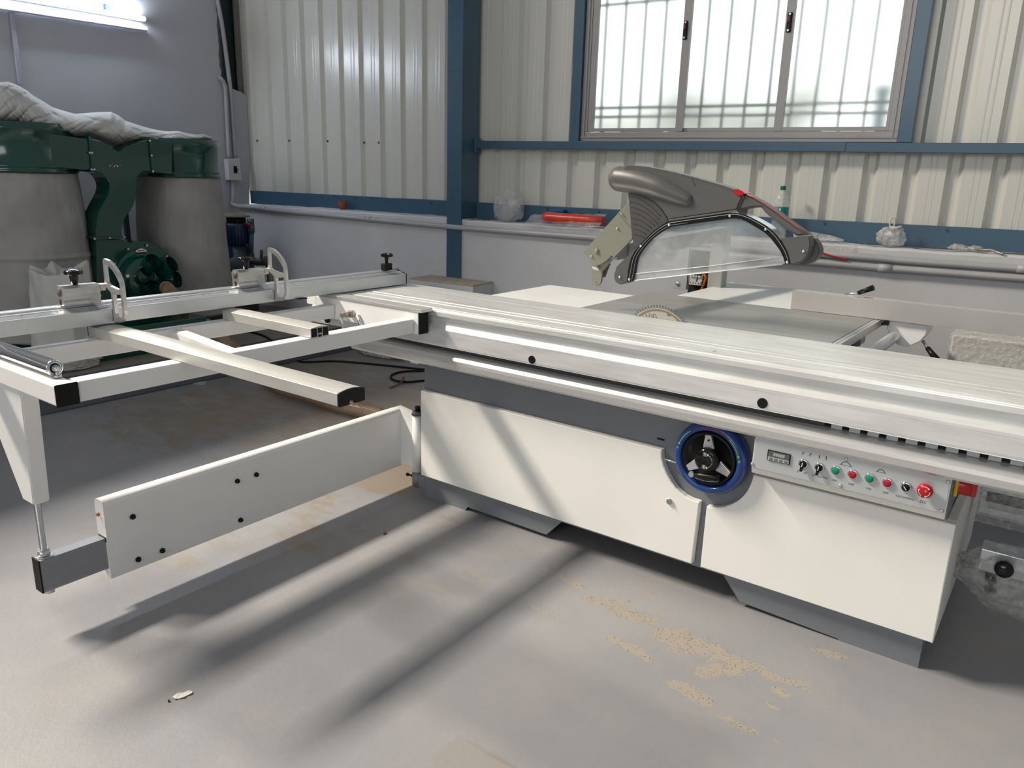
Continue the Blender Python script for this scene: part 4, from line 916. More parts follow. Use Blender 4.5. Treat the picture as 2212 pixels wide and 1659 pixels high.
b = B(); b.prism(gp([(1328, 438), (1358, 374), (1382, 352), (1440, 378), (1530, 430), (1640, 500), (1760, 590), (1870, 668), (1978, 742), (1862, 752), (1760, 690), (1660, 615), (1560, 530), (1520, 478), (1460, 478), (1400, 488), (1345, 500), (1340, 538), (1296, 530), (1300, 505)], GY+.006), (0, GT-.018, 0), bev=.006); hd = b.build('grip_handle', dgrey, gd)
b = B(); P_ = gp([(1388, 352), (1450, 380), (1540, 432), (1640, 497), (1760, 585), (1870, 662), (1965, 730)], GY+.008); b.tube(P_, .0024, n=8); b.build('red_handle_stripe', pink, gd)
b = B(); b.prism(gp([(1256, 306), (1300, 305), (1335, 318), (1368, 346), (1345, 362), (1308, 374), (1275, 362), (1255, 345)], GY-.003), (0, GT-.012, 0), bev=.0025); b.build('release_button', redp, gd)
for (x, y_) in ((643, 645), (372, 848), (262, 1167), (1222, 560), (1565, 687), (1770, 1002), (1928, 897), (170, 1145)):
    p = gp([(x, y_)], GY-.006)[0]; b = B(); b.lathe([(0, .0022), (.0032, .0020), (.0046, .0004), (.0046, -.004)], p, (0, -1, 0), n=16); b.use(None) if False else None; b.build('guard_screw', zinc, gd)
b = B(); b.tube(gp([(862, 190), (870, 225), (884, 250), (890, 275)], GY-.0006), .0006, n=5); b.tube(gp([(922, 330), (918, 340)], GY-.0006), .0006, n=5); b.build('scuff_mark', dark, gd)
# olive parallelogram bracket, horizontal arm and post
OY = .372
def op_(l, y=OY): return gp(l, y, 1240, 420, 7.54)
b = B(); b.prism(op_([(148, 935), (720, 303), (938, 565), (948, 722), (655, 1025), (612, 992), (520, 1085), (430, 1140), (360, 1166), (330, 1165), (255, 1070)]), (0, .014, 0)); br = b.build('guard_bracket', olive, saw, bevel=.001)
b = B(); b.prism(op_([(716, 300), (830, 182), (900, 122), (935, 560)], OY+.003), (0, .014, 0)); b.build('bracket_tab', olive, br, bevel=.001)
b = B(); b.prism(op_([(262, 1075), (340, 1160), (400, 1160), (610, 996), (645, 1030), (560, 1130), (455, 1262), (450, 1350), (432, 1440), (400, 1482), (368, 1496), (335, 1492), (300, 1460), (286, 1400), (275, 1240)], OY+.016), (0, .012, 0)); b.build('bracket_link', olive, br, bevel=.001)
b = B(); b.prism(op_([(560, 1130), (455, 1262), (455, 1350), (470, 1352), (520, 1220)], OY+.030), (0, .02, 0)); b.build('link_gusset', mat('dark_gusset', (.05, .06, .075), .5), br)
b = B(); b.prism(op_([(290, 1170), (335, 1180), (375, 1200), (410, 1240), (330, 1225), (292, 1200)], OY+.0150), (0, .0012, 0)); b.build('link_slot', mat('bare_slot', (.55, .55, .55), .4), br)
for (x, y_, r_, n_) in ((372, 925, .0085, 20), (290, 1007, .0036, 16), (710, 553, .0036, 16), (410, 1195, .0055, 6), (782, 315, .0026, 14), (352, 1425, .002, 12)):
    p = op_([(x, y_)], OY if y_ < 1100 else OY+.016)[0]; b = B(); b.lathe([(0, .007), (r_*.8, .007), (r_, .005), (r_, .002), (r_*1.25, .0015), (r_*1.25, 0)], p, (0, -1, 0), n=n_); b.build('bracket_bolt', olive if r_ > .005 else zinc, br)
b = B(); pa, pb = px(1346, 541, .47), px(1560, 505, 1.38); pa = V((pa.x, .47, pa.z)); b.obox(pa, pb, .055, .062); go = b.build('guard_arm', mat('grey_arm_enamel', (.30, .31, .32), .4), saw, bevel=.004)
b = B(); b.box((pa.x-.03, .387, pa.z-.03), (pa.x+.02, .50, pa.z+.03)); b.build('arm_foot', go.data.materials[0], go)
b = B(); ps = px(1552, 560, 1.40); b.box((ps.x-.035, 1.375, .30), (ps.x+.035, 1.445, pb.z+.03)); b.prism([(pb.x-.05, 1.37, pb.z), (pb.x+.045, 1.37, pb.z), (ps.x+.03, 1.37, pb.z-.16)], (0, .01, 0)); b.box((.60, .86, .28), (.68, 1.45, .34)); b.build('guard_post', olive if False else mat('post_enamel', (.36, .37, .35), .4), saw, bevel=.003)
# electrical box with its cover open, on the rear of the saw
eb = B(); E0, E1 = px(1486, 597, 1.40), px(1529, 590, 1.40); X0e, X1e = E0.x, E1.x
b = eb; b.box((X0e, 1.405, .66), (X1e+.03, 1.48, 1.03)); ebo = b.build('electrical_box', mat('electrical_box_grey', (.33, .35, .37), .45), saw, bevel=.002)
b = B(); b.box((X0e+.004, 1.4040, .67), (X1e, 1.4048, 1.02)); b.build('box_interior_shade', dark, ebo)  # dark sheet on the solid box paints its shaded inside
b = B(); b.box((X0e-.075, 1.40, .82), (X0e-.004, 1.425, 1.03), .002); b.build('box_door', mat('box_door_grey', (.42, .43, .44), .45), ebo)
p = px(1464, 613, 1.399); b = B(); b.lathe([(0, .006), (.006, .006), (.011, .003), (.012, 0)], p, (0, -1, 0), n=20); b.build('door_lock', zinc, ebo)
c0 = px(1504, 602, 1.395)
b = B(); b.box((c0.x-.032, 1.385, c0.z-.012), (c0.x+.034, 1.4036, c0.z+.012)); b.box((c0.x-.030, 1.380, c0.z-.030), (c0.x+.030, 1.4036, c0.z-.013)); b.build('breaker_block', mat('breaker_plastic', (.52, .52, .50), .5), ebo)
for k in range(4): b = B(); x = c0.x-.024+.015*k; b.box((x-.004, 1.376, c0.z+.010), (x+.004, 1.3848, c0.z+.018)); b.build('breaker_toggle', wink, ebo)
for k in range(4): b = B(); x = c0.x-.024+.015*k; b.cyl((x, 1.3795, c0.z-.021), (x, 1.3805, c0.z-.021), .003, n=10); b.build('terminal', dark, ebo)
for k, (mt_, dx) in enumerate(((mat('orange_wire', (.55, .22, .02), .5), .040), (mat('red_wire', (.5, .03, .02), .5), .046), (dark, .0))):
    b = B(); x = c0.x+dx; b.tube(curve_pts([(x-.012, 1.392, c0.z+.014), (x+.002, 1.388, c0.z+.024), (x+.010, 1.385, c0.z+.01), (x+.004, 1.385, c0.z-.02), (x-.008, 1.388, c0.z-.05)], 5), .0025, n=6); b.build('wire', mt_, ebo)
# ================================================================== DUST COLLECTOR
CZ = .20
dc = thing('dust_collector', (-3.1, .3, CZ), 'dark green twin-bag dust collector on the platform beside the left wall', 'dust collector')
CR_ = px_d(382, 345, 5.42); CR_.z = 0; CL_ = px_d(49, 325, 4.63); CL_.z = 0
drum = []
for c, z0, z1 in ((CR_, 1.275, 1.528), (CL_, 1.288, 1.570)):
    b = B(); R_ = .283
    b.lathe([(R_-.004, z0), (R_+.004, z0), (R_+.004, z0+.012), (R_, z0+.020), (R_, z0+.032), (R_+.004, z0+.036), (R_, z0+.040), (R_, z1-.040), (R_+.004, z1-.034), (R_, z1-.030), (R_+.002, z1), (R_-.006, z1), (R_-.006, z0+.02)], c, n=72)
    drum.append(b.build('drum', green, dc))
def bag(c, z0, z1, r0_, r1_, seed, bands=()):
    def wob(a, h):
        q = V((cos(a)*3.4+h*1.1, sin(a)*3.4+seed, h*2.4)); q2 = V((cos(a)*6-h*2.5, sin(a)*6+seed, h*3.4))
        return .018*noise.noise(q*.7)-.030*abs(noise.noise(q))**.7*.6-.022*abs(noise.noise(q2))**.7*.6+.006*noise.noise(q2*2.2)
    pr_ = []; n_ = 90
    for k in range(n_+1):
        t = k/n_; z = z1+(z0-z1)*t; r_ = r0_+(r1_-r0_)*(t**.8)
        for zb in bands:
            if abs(z-zb) < .014: r_ += .008
        pr_.append((r_, z))
    pr_ = [(0, z0-.03)]+[(r1_*.8, z0-.025)]+pr_[::-1]
    b = B(); b.lathe(pr_, c, n=150, wob=wob); return b.build('collection_bag', bagd if seed else bagd, dc)
bag(CR_, .33, 1.276, .278, .322, 3.3); bag(CL_, .30, 1.289, .278, .335, 9.1, bands=(.80,))
# sheet metal Y duct and S-shaped riser, traced in the plane of its front sheet
FXD = -2.84; TH = .17
def dz(l, x=FXD): return [px_x(u, v, x) for u, v in l]
b = B(); b.prism(dz([(197, 301), (222, 307), (240, 316), (252, 326), (260, 327), (272, 318), (290, 311), (326, 300), (332, 372), (310, 369), (301, 376), (296, 383), (294, 397), (293, 427), (288, 444), (280, 458), (269, 472), (263, 494), (263, 513), (207, 515), (207, 498), (209, 481), (213, 460), (222, 442), (234, 420), (237, 407), (236, 395), (230, 384), (222, 376), (200, 369)]), (-TH, 0, 0))
duct = b.build('riser_duct', green, dc, bevel=.003)
b = B(); b.prism(dz([(100, 288), (197, 301), (201, 369), (100, 360)]), (-TH, 0, 0)); b.build('side_duct', green, dc, bevel=.003)
b = B(); b.prism(dz([(326, 302), (372, 309), (372, 377), (331, 372)]), (-TH, 0, 0)); b.build('side_duct', green, dc, bevel=.003)
for l in ([(191, 294), (196, 294), (203, 370), (199, 371)], [(322, 299), (327, 299), (334, 374), (329, 375)]):
    b = B(); b.prism(dz(l, FXD+.012), (-TH-.03, 0, 0)); b.build('duct_flange', green, dc)
b = B(); b.prism(dz([(199, 512), (272, 511), (273, 515), (206, 518.5)], FXD+.014), (-TH-.04, 0, 0)); b.build('duct_flange', mat('dull_green_flange', (.04, .065, .055), .5), dc)
for (u, v) in ((193, 330), (198, 330), (197, 366), (203, 366), (323, 304), (327, 336), (330, 370), (204, 516), (237, 514), (268, 512)):
    p = px_x(u, v, FXD+.0145); b = B(); b.cyl(p, p+V((.006, 0, 0)), .006, n=8); b.build('flange_bolt', zinc, dc)
b = B(); 
for (u, v, r_) in ((243, 355, .007), (247, 360, .004), (238, 358, .004), (254, 359, .005), (250, 357, .003), (262, 357, .002)):
    p = px_x(u, v, FXD+.001); b.use(redb if u == 243 else wink).lathe([(0, .001), (r_, 0)], p, (1, 0, 0), n=7)
b.build('sticker_remains', None, dc, kind='stuff')
# blower housing
hc = px_x(310, 600, FXD); HR = abs(px_x(310, 521, FXD).z-hc.z)
P_ = dz([(207, 518), (263, 517), (272, 524)])
snail = [px_x(208, 518, FXD), px_x(262, 517, FXD), px_x(275, 526, FXD)] + [hc+V((0, cos(a)*HR*1.0*-1, sin(a)*HR)) for a in [radians(q) for q in range(80, 181, 10)]][::1]
right = [hc+V((0, cos(radians(q))*HR, sin(radians(q))*HR)) for q in range(95, -91, -8)]
hs = [px_x(208, 518, FXD), px_x(263, 517, FXD), px_x(276, 525, FXD)] + right + [V((FXD, px_x(206, 640, FXD).y, hc.z-HR))]
b = B(); b.prism(hs, (-TH, 0, 0)); bh = b.build('blower_housing', green, dc, bevel=.003)
b = B(); b.lathe([(0, .010), (HR*.80, .010), (HR*.80, 0)], hc, (1, 0, 0), n=56); fpn = b.build('face_plate', green, bh)
for q in (150, 115, 80, 38, 195, -10): a = radians(q); p = hc+V((.010, cos(a)*HR*.90, sin(a)*HR*.90)); b = B(); b.cyl(p, p+V((.006, 0, 0)), .007, n=8); b.build('plate_bolt', zinc, bh)
c0 = px_x(308, 604, FXD+.01); b = B(); b.lathe([(.170, 0), (.165, .056), (.130, .113), (.0, .124)], c0, (1, 0, 0), n=48); b.build('inlet_cone', green, bh)
ends = [(332, 564), (372, 570), (315, 595), (384, 604), (328, 623), (357, 621)]
XE = -2.65
cen = sum((px_x(u, v, XE) for u, v in ends), V((0, 0, 0)))/6
for i, (u, v) in enumerate(ends):
    e = px_x(u, v, XE); off = (e-cen); s_ = V((FXD+.062, c0.y, c0.z))+V((0, off.y, off.z))*.55; ax = (e-s_).normalized()
    b = B(); r_ = .052; b.cyl(s_, e, r_, n=26, caps=False); b.cyl(s_, e-ax*.002, r_-.003, n=26, caps=False); b.build('inlet_pipe', green, bh)
    b = B(); q = s_+(e-s_)*.35; b.lathe([(0, 0), (r_-.004, 0)], q, ax, n=20); b.build('pipe_shadow', mat('pipe_inside', (.002, .006, .005), .8), bh) if False else b.bm.free()
# arrow sticker on the blower
p = px_x(305, 543, FXD+.0125); b = B(); ym = V((0, 1, 0)); zm = V((0, 0, 1))
def oval(c, w_, h_, n_=14): return [c+ym*(w_*cos(2*pi*k/n_))+zm*(h_*sin(2*pi*k/n_)+.18*w_*(1-cos(2*pi*k/n_)**2)) for k in range(n_)]
b.prism(oval(p, .038, .0125), (.0006, 0, 0)); b.build('arrow_sticker', wink, bh)
b = B(); q = p+V((.0008, 0, .005)); b.prism([q+ym*-.026, q+ym*-.014+zm*.006, q+ym*-.014+zm*.0025, q+ym*.024+zm*.003, q+ym*.024-zm*.002, q+ym*-.014-zm*.002, q+ym*-.014-zm*.006], (.0006, 0, 0)); b.build('red_arrow', redb, bh)
b = B(); b.cyl((FXD-TH, hc.y, hc.z), (FXD-TH-.32, hc.y, hc.z), .11, n=32); b.build('motor', green, dc)
b = B(); b.box((-3.04, -.12, .355), (-2.50, .62, .395), .004); b.box((-3.0, -.08, .30), (-2.94, .58, .355)); b.box((-2.60, -.08, .20), (-2.54, .58, .355)); b.box((-3.50, -.66, .255), (-2.92, 1.12, .30), .004)
b.build('base_frame', green, dc)
for (x, y) in ((-3.46, -.60), (-2.97, -.60), (-3.46, 1.06), (-2.97, 1.06)): b = B(); b.cyl((x-.012, y, .2275), (x+.012, y, .2275), .0265, n=20); b.build('caster', rubber, dc)
for c in (CR_, CL_):
    for dy in (-.25, .25): b = B(); b.box((c.x-.31, c.y+dy-.015, .30), (c.x-.28, c.y+dy+.015, 1.4)); b.build('bag_stand', green, dc)
# collapsed upper filter bags lying over the drums
topo = [(-60, 168), (-30, 172), (0, 179), (18, 177), (40, 186), (58, 196), (72, 207), (95, 221), (112, 232), (140, 241), (162, 247), (185, 245), (212, 243), (240, 243), (256, 250), (270, 261), (290, 268), (312, 275), (340, 282), (366, 285), (385, 284), (405, 289), (425, 292), (442, 291), (458, 298)]
boto = [(-60, 268), (-30, 270), (0, 270), (18, 271), (40, 275), (58, 279), (72, 284), (95, 291), (112, 296), (140, 300), (162, 301), (185, 296), (212, 302), (240, 315), (256, 320), (270, 317), (290, 312), (312, 309), (340, 312), (366, 313), (385, 311), (405, 308), (425, 304), (442, 301), (458, 301)]
def cloth(u_, v_):
    k = u_*(len(topo)-1.0001); i = int(k); f = k-i
    ut = topo[i][0]+(topo[i+1][0]-topo[i][0])*f; vt = topo[i][1]+(topo[i+1][1]-topo[i][1])*f; vb = boto[i][1]+(boto[i+1][1]-boto[i][1])*f
    dpt = 4.62+(ut-49)*(.79/333.)
    a = 2*pi*v_; vm = (vt+vb)/2; hv = (vb-vt)/2+1
    n1 = noise.noise((u_*7, cos(a)*1.3, sin(a)*1.3))*.6
    fo = lambda A_, B__, C__: 1-min(1, abs(noise.noise((u_*A_+v_*B__, v_*3.1, C__)))*5)
    rid = -(fo(9, 7, 1.7)+.7*fo(16, -9, 4.1)+.5*fo(30, 17, 7.7))*.30
    sd = .24*sin(pi*min(1, max(0, (u_*.96+.04)))) + .05
    return px_d(ut, vm-hv*cos(a)*(1+.02*n1), dpt + sin(a)*sd*(1+.22*n1) - .045*rid*(1 if sin(a) < 0 else 0))
b = B(); b.grid(cloth, 240, 130); b.build('filter_bag', bagm, dc)
# ================================================================== THINGS AROUND THE COLLECTOR
def crumpled(name, c, r, sc, material, label, cat, seed=1, rough=.35, freq=6, sub=5, frame=ID, group=None, flat=None):
    b = B(frame); b.sphere((0, 0, 0), 1.0, sub=sub)
    for v in b.bm.verts:
        d = v.co.normalized(); nn = noise.noise(d*freq*.5+V((seed, 0, 0))) + .55*noise.noise(d*freq*1.3+V((0, seed, 0))) + .3*abs(noise.noise(d*freq*3+V((0, 0, seed))))
        v.co = d*(1+rough*nn); v.co = V((v.co.x*sc[0]*r, v.co.y*sc[1]*r, v.co.z*sc[2]*r))
        if flat is not None and v.co.z < flat: v.co.z = flat
    b.bm.transform(Matrix.Translation(c)); return b.build(name, material, label=label, cat=cat, group=group)
b = B()
def sack(u_, v_):
    a = 2*pi*u_; c = V((-2.585, -.235, 0)); ca, sa = cos(a), sin(a)
    n1 = noise.noise((ca*1.6, sa*1.6, v_*2.2))+.5*noise.noise((ca*4+v_*3, sa*4, v_*3+7))+.22*abs(noise.noise((ca*9+v_*4, sa*9, v_*7)))
    lobe = max(0, -ca)*.04+max(0, ca-.2)*.08
    zt = .735+lobe+.05*n1; rr = .168*(1-.15*v_)+.026*n1
    if v_ > .86: q = (v_-.86)/.14; rr *= 1-q*.95; z_ = zt-.11*q**1.5
    else: z_ = .205+(zt-.205)*v_/.86
    ax = CR.xy.normalized(); p = V((c.x, c.y, 0))+V((ax.x, ax.y, 0))*rr*ca*1.05+V((-ax.y, ax.x, 0))*rr*sa*.85; p.z = z_; return p
b.grid(sack, 90, 60); b.build('woven_sack', bagm, label='crumpled off-white sack standing in front of the green dust collector', cat='sack')
c = px_z(165, 782, .2)
crumpled('plastic_wrap', V((-2.47, -.33, .205+.055)), .20, (.42, .95, .27), wrapf, 'shiny clear plastic wrap heaped on the edge of the raised platform', 'plastic wrap', seed=8, rough=.3, freq=7, flat=-.052)
c = px_z(318, 752, .2)
crumpled('dusty_sack', V((c.x-.02, c.y, .205+.045)), .19, (.55, 1.0, .24), bagd, 'flat dusty sack lying on the platform beside the plastic wrap', 'sack', seed=3, rough=.25, freq=5, flat=-.045)
c = px_x(262, 689, -2.15)
crumpled('plastic_scrap', V((-2.18, px_x(330, 690, -2.18).y-.02, .22)), .05, (1, 1.3, .6), wrapf, 'small clear plastic scrap below the dust collector base', 'plastic scrap', seed=6, rough=.4, freq=8, sub=3, flat=-.018) if False else None
# ribbed suction hose
hp = [px_x(357, 621, -2.66), px_x(364, 627, -2.58), px_x(382, 648, -2.50), px_z(405, 668, .36)] + [px_z(432, 688, .27), px_z(482, 733, .255)]
h2 = [px_z(548, 790, .055), px_z(600, 832, .052), px_z(660, 852, .052), px_z(740, 877, .052), px_z(830, 900, .052), V((-.22, .50, .052)), V((-.02, .55, .06))]
hose = curve_pts(hp+h2, 26); b = B()
rr = [.044+.0028*sin(2*pi*i*.5) for i in range(len(hose))]; b.tube(hose, .041, n=20, caps=False)
ho = thing('suction_hose', hose[100], 'ribbed translucent suction hose running over the floor from the dust collector to the saw', 'hose')
b.build('hose_wall', hosef, ho)
cop = mat('copper_spiral_wire', (.42, .27, .17), .35, .5)
L_ = [0]
for a, c in zip(hose, hose[1:]): L_.append(L_[-1]+(c-a).length)
tot = L_[-1]; pit = .0105; nt_ = int(tot/pit); pts_ = []; j = 0; prev = None
per = 12
for i in range(nt_*per):
    s_ = tot*i/(nt_*per)
    while j < len(L_)-2 and L_[j+1] < s_: j += 1
    f = (s_-L_[j])/max(1e-9, L_[j+1]-L_[j]); p = hose[j].lerp(hose[j+1], f); t = (hose[min(j+2, len(hose)-1)]-hose[max(j-1, 0)]).normalized()
    x = t.orthogonal().normalized() if prev is None else (prev-t*prev.dot(t)).normalized(); prev = x; y = t.cross(x); a = 2*pi*i/per
    pts_.append(p+(x*cos(a)+y*sin(a))*.0425)
b = B(); b.tube(pts_, .0019, n=4); b.build('wire_spiral', cop, ho)
# cable on the floor
cab_pts = [px_z(470, 705, .207), px_z(505, 714, .207), px_z(545, 718, .207), px_z(575, 728, .207), px_z(592, 741, .207), px_z(612, 757, .19), px_z(628, 772, .012), px_z(655, 782, .008), px_z(720, 780, .008), px_z(790, 785, .008), px_z(850, 791, .008), px_z(915, 798, .008), px_z(990, 806, .008)]
pipe('power_cable', cab_pts, .0075, 'black power cable running across the floor behind the swing arm', rubber, cat='cable', frame=ID, n=8)
loop = [px_z(985, 798, .008), px_z(915, 800.5, .009), px_z(870, 803, .008), px_z(848, 809, .008), px_z(845, 817, .008), px_z(858, 823, .008), px_z(882, 825, .009), px_z(915, 822, .008), px_z(985, 815, .008)]
pipe('power_cable', loop, .0075, 'looped end of black cable beside the cabinet foot', rubber, cat='cable', frame=ID, n=8)
b = B(); P_ = curve_pts([px_z(842, 838, .004), px_z(858, 831, .010), px_z(870, 822, .022), px_z(872, 814, .030)], 5)
w_ = V((.012, .008, 0)); b.grid(lambda s_, t_: P_[min(len(P_)-1, int(s_*(len(P_)-1)+.5))]+w_*(t_-.5), len(P_)-1, 1); b.build('edging_strip', brown, label='short curled brown strip lying over the black cable loop', cat='strip', solid=.003)
c = px_z(845, 768, 0)
crumpled('bubble_wrap', V((c.x-.05, c.y-.05, .03)), .20, (1.1, .55, .14), wrapf, 'flattened clear bubble wrap on the floor under the end of the saw rail', 'bubble wrap', seed=2, rough=.25, freq=8, flat=-.026)
def scrap(name, pxs, z, material, label, cat, th=.0015, wav=0):
    P_ = [px_z(u, v, z) for u, v in pxs]
    for i, p in enumerate(P_): p.z = z+wav*(i % 2)
    b = B(); b.prism(P_, (0, 0, th)); return b.build(name, material, label=label, cat=cat)
scrap('paper_scrap', [(372, 1506), (384, 1499), (396, 1497), (406, 1494), (417, 1494), (414, 1500), (404, 1503), (398, 1508), (386, 1510), (378, 1512)], .001, paper, 'small torn white paper scrap on the floor at lower left', 'paper', wav=.003)
scrap('paper_label', [(417, 829), (427, 823), (448, 825), (440, 832)], .001, mat('grey_card', (.45, .43, .40), .8), 'small grey card lying at the foot of the raised platform', 'paper')
scrap('red_fragment', [(828, 1152), (834, 1151), (835, 1154), (829, 1156)], .0005, mat('dark_red_bit', (.16, .015, .012), .5), 'tiny dark red fragment on the floor in front of the swing arm', 'fragment', th=.004)
scrap('gravel_bit', [(363, 1514), (367, 1514), (367, 1517), (363, 1517)], .0005, dark, 'tiny dark pebble next to the torn paper scrap', 'pebble', th=.004)
# water pump in the corner
pm = thing('water_pump', (-3.56, -.55, .20), 'dark blue vertical water pump in the corner behind the fence', 'pump', frame=WM)
C0 = px_w(512, 520, -.55); cx, cy = C0.x, -.55
def PZ(v, u=512): return px_w(u, v, -.55).z
z0, z1, z2, z3, z4 = PZ(592), PZ(555), PZ(527), PZ(484), PZ(468)
b = W(); b.box((cx-.10, cy-.10, .20), (cx+.10, cy+.10, z0)); b.build('pump_stand', mat('rusty_pump_stand', (.03, .03, .032), .7), pm)
b = W(); b.lathe([(0, z0), (.115, z0), (.125, z0+.02), (.120, z1), (.095, z1+.01), (.085, z2-.01), (.0, z2-.01)], (cx, cy, 0), n=40); b.box((cx-.035, cy-.11, z1+.015), (cx+.035, cy-.08, z2-.02)); b.build('pump_body', pump_d, pm)
b = W(); pr_ = []
b.lathe([(0, z2), (.094, z2), (.094, z3), (.080, z3+.012), (0, z3+.012)], (cx, cy, 0), n=40)
for k in range(26): a = 2*pi*k/26; b.box((-.0, -.0, 0), (.0001, .0001, .0001)) if False else b.obox((cx+.097*cos(a), cy+.097*sin(a), z2+.005), (cx+.097*cos(a), cy+.097*sin(a), z3-.005), .004, .010, up=(cos(a), sin(a), 0))
b.build('motor', pump_b, pm)
b = W(); b.box((cx-.06, cy-.05, z3+.012), (cx+.07, cy+.05, z4-.004), .01); b.build('terminal_box', black, pm)
b = W(); b.lathe([(0, z4+.028), (.055, z4+.026), (.10, z4+.012), (.112, z4-.002), (.10, z4-.003), (0, z4+.01)], (cx-.005, cy, 0), n=36, wob=lambda a, h: .05*sin(a*11)); b.build('fan_cowl', mat('faded_tan_cowl', (.20, .17, .12), .8, var=.3, vscale=20), pm)
b = W(); b.tube(curve_pts([(cx-.05, cy-.06, z3+.03), (cx-.075, cy-.09, z3-.02), (cx-.10, cy-.09, z3-.07), (cx-.11, cy-.06, z2+.05), (cx-.10, cy-.02, z0+.1)], 6), .004, n=6); b.build('yellow_wire', mat('yellow_wire', (.30, .22, .03), .5), pm)
vp = thing('valve_pipe', (-3.40, -.5, .5), 'blue grey pipe with a red valve handle beside the water pump', 'pipe', frame=WM)
def PV(u, v): return px_w(u, v, -.5)
b = W(); b.cyl(PV(541.5, 548), PV(543, 500), .0215, n=20); b.cyl(PV(543, 502), PV(542, 486), .029, n=20); b.cyl(PV(541.5, 486), PV(541, 472), .028, n=20); b.build('upright_pipe', pvcb, vp)
p = PV(542.5, 485); b = W(); b.cyl(p-V((0, .02, 0)), p-V((0, .045, 0)), .014, n=12); b.box((p.x-.055, p.y-.045, p.z-.006), (p.x+.055, p.y-.035, p.z+.006), .002); b.build('valve_handle', redb, vp, label='red butterfly valve handle')
b = W(); b.tube([PV(541.5, 548), PV(542, 560), PV(555, 566), PV(580, 566)], .03, n=16); b.cyl(PV(564, 566), PV(565, 540), .012, n=12); b.sphere(PV(573, 562), .034, sub=2); b.tube([PV(575, 568), PV(578, 585), PV(582, 640)], .008, n=8); b.build('pipe_fittings', mat('dark_fittings', (.035, .036, .038), .5), vp)
# ================================================================== THINGS ON THE LEDGE (wall frame)
LZ = 1.040
cup = px_w(740, 446, -.13)
b = W(); b.lathe([(0, 1.052), (.020, 1.052), (.033, 1.066), (.039, 1.085), (.038, 1.100), (.036, 1.112), (.0385, 1.116), (.0345, 1.116), (.033, 1.108), (.034, 1.085), (.028, 1.068), (0, 1.060)], (cup.x, -.13, 0), n=36); b.build('clay_cup', clay, label='small terracotta clay cup on the ledge left of the blue column', cat='cup')
# large knotted clear bag
c = px_w(1098, 470, -.14)
def knot_bag(name, c, r, label, seed):
    t = thing(name, (c.x, c.y, LZ+.004), label, 'plastic bag', frame=WM)
    for (nm, rr_, off, sc, sd, ro) in (('outer_film', r, (0, 0, 0), (1, .55, .92), seed, .22), ('inner_fold', r*.62, (-.2*r, -.2*r, -.02), (.9, .5, 1.0), seed+3, .35), ('twist', r*.45, (.35*r, -.2*r, .15*r), (1.1, .5, .8), seed+5, .4)):
        b = W(); b.sphere((0, 0, 0), 1, sub=4)
        for v in b.bm.verts:
            d = v.co.normalized(); v.co = d*(1+ro*(noise.noise(d*2.6+V((sd, 0, 0)))+.5*abs(noise.noise(d*7+V((0, sd, 0)))))); v.co = V((v.co.x*sc[0]*rr_, v.co.y*sc[1]*rr_, v.co.z*sc[2]*rr_))
            if v.co.z+off[2] < -r*.80: v.co.z = -r*.80-off[2]
        b.bm.transform(Matrix.Translation(V((c.x, c.y, LZ+.004+r*.80))+V(off))); b.build(nm, clearbag, t)
knot_bag('plastic_bag', c, .118, 'big crumpled clear plastic bag on the ledge right of the blue column', 2.0)
c = px_w(1925, 512, -.14)
b = None
sbag = thing('plastic_bag', (c.x, -.14, LZ+.002), 'small knotted clear plastic bag on the ledge under the window right end', 'plastic bag', frame=WM)
b = W(); b.sphere((0, 0, 0), 1, sub=4)
for v in b.bm.verts:
    d = v.co.normalized(); v.co = d*(1+.2*noise.noise(d*3)+.1*abs(noise.noise(d*8))); v.co = V((v.co.x*.072, v.co.y*.045, max(v.co.z*.055, -.045)))
b.bm.transform(Matrix.Translation((c.x, -.14, LZ+.048))); b.build('bag_film', clearbag2, sbag)
b = W(); P_ = [V((c.x-.004+.018*cos(a)*.7, -.15, LZ+.125+.030*sin(a))) for a in [radians(q) for q in range(-90, 271, 24)]]; b.tube(P_, .004, n=6); b.build('bag_handle', mat('milky_film', (.55, .54, .50), .3), sbag)
b = W(); b.tube([(c.x-.01, -.15, LZ+.096), (c.x+.02, -.155, LZ+.100), (c.x+.045, -.155, LZ+.108)], [.012, .006, .008], n=8); b.build('knot', MT['milky_film'], sbag)
# orange-red pack, blue card
def on_ledge(l, y, name, material, th, **k):
    b = W(); b.prism([px_w(u, v, y) for u, v in l], (0, th, 0)); return b.build(name, material, **k)
pk = thing('red_pack', px_w(1240, 492, -.15), 'orange red pack in clear plastic lying on the ledge left of the saw guard', 'pack', frame=WM)
b = W(); a0, a1 = px_w(1178, 481, -.17), px_w(1306, 484, -.17)
b.tube([(a0.x, -.19, LZ+.050), (a0.x+.03, -.19, LZ+.048), (a1.x-.1, -.19, LZ+.046), (a1.x, -.19, LZ+.045)], [.030, .035, .032, .030], n=10); b.build('pack_body', orange, pk)
b = W(); b.grid(lambda s_, t_: V((a0.x-.12+(a1.x-a0.x+.12)*s_, -.262+.19*abs(t_-.38)+.012*noise.noise((s_*9, t_*5, 0)), LZ-.045+.135*t_*(1-.25*(1-s_))+.010*noise.noise((s_*14, t_*7, 3)))), 40, 10); b.build('pack_film', clearbag, pk, recalc=False)
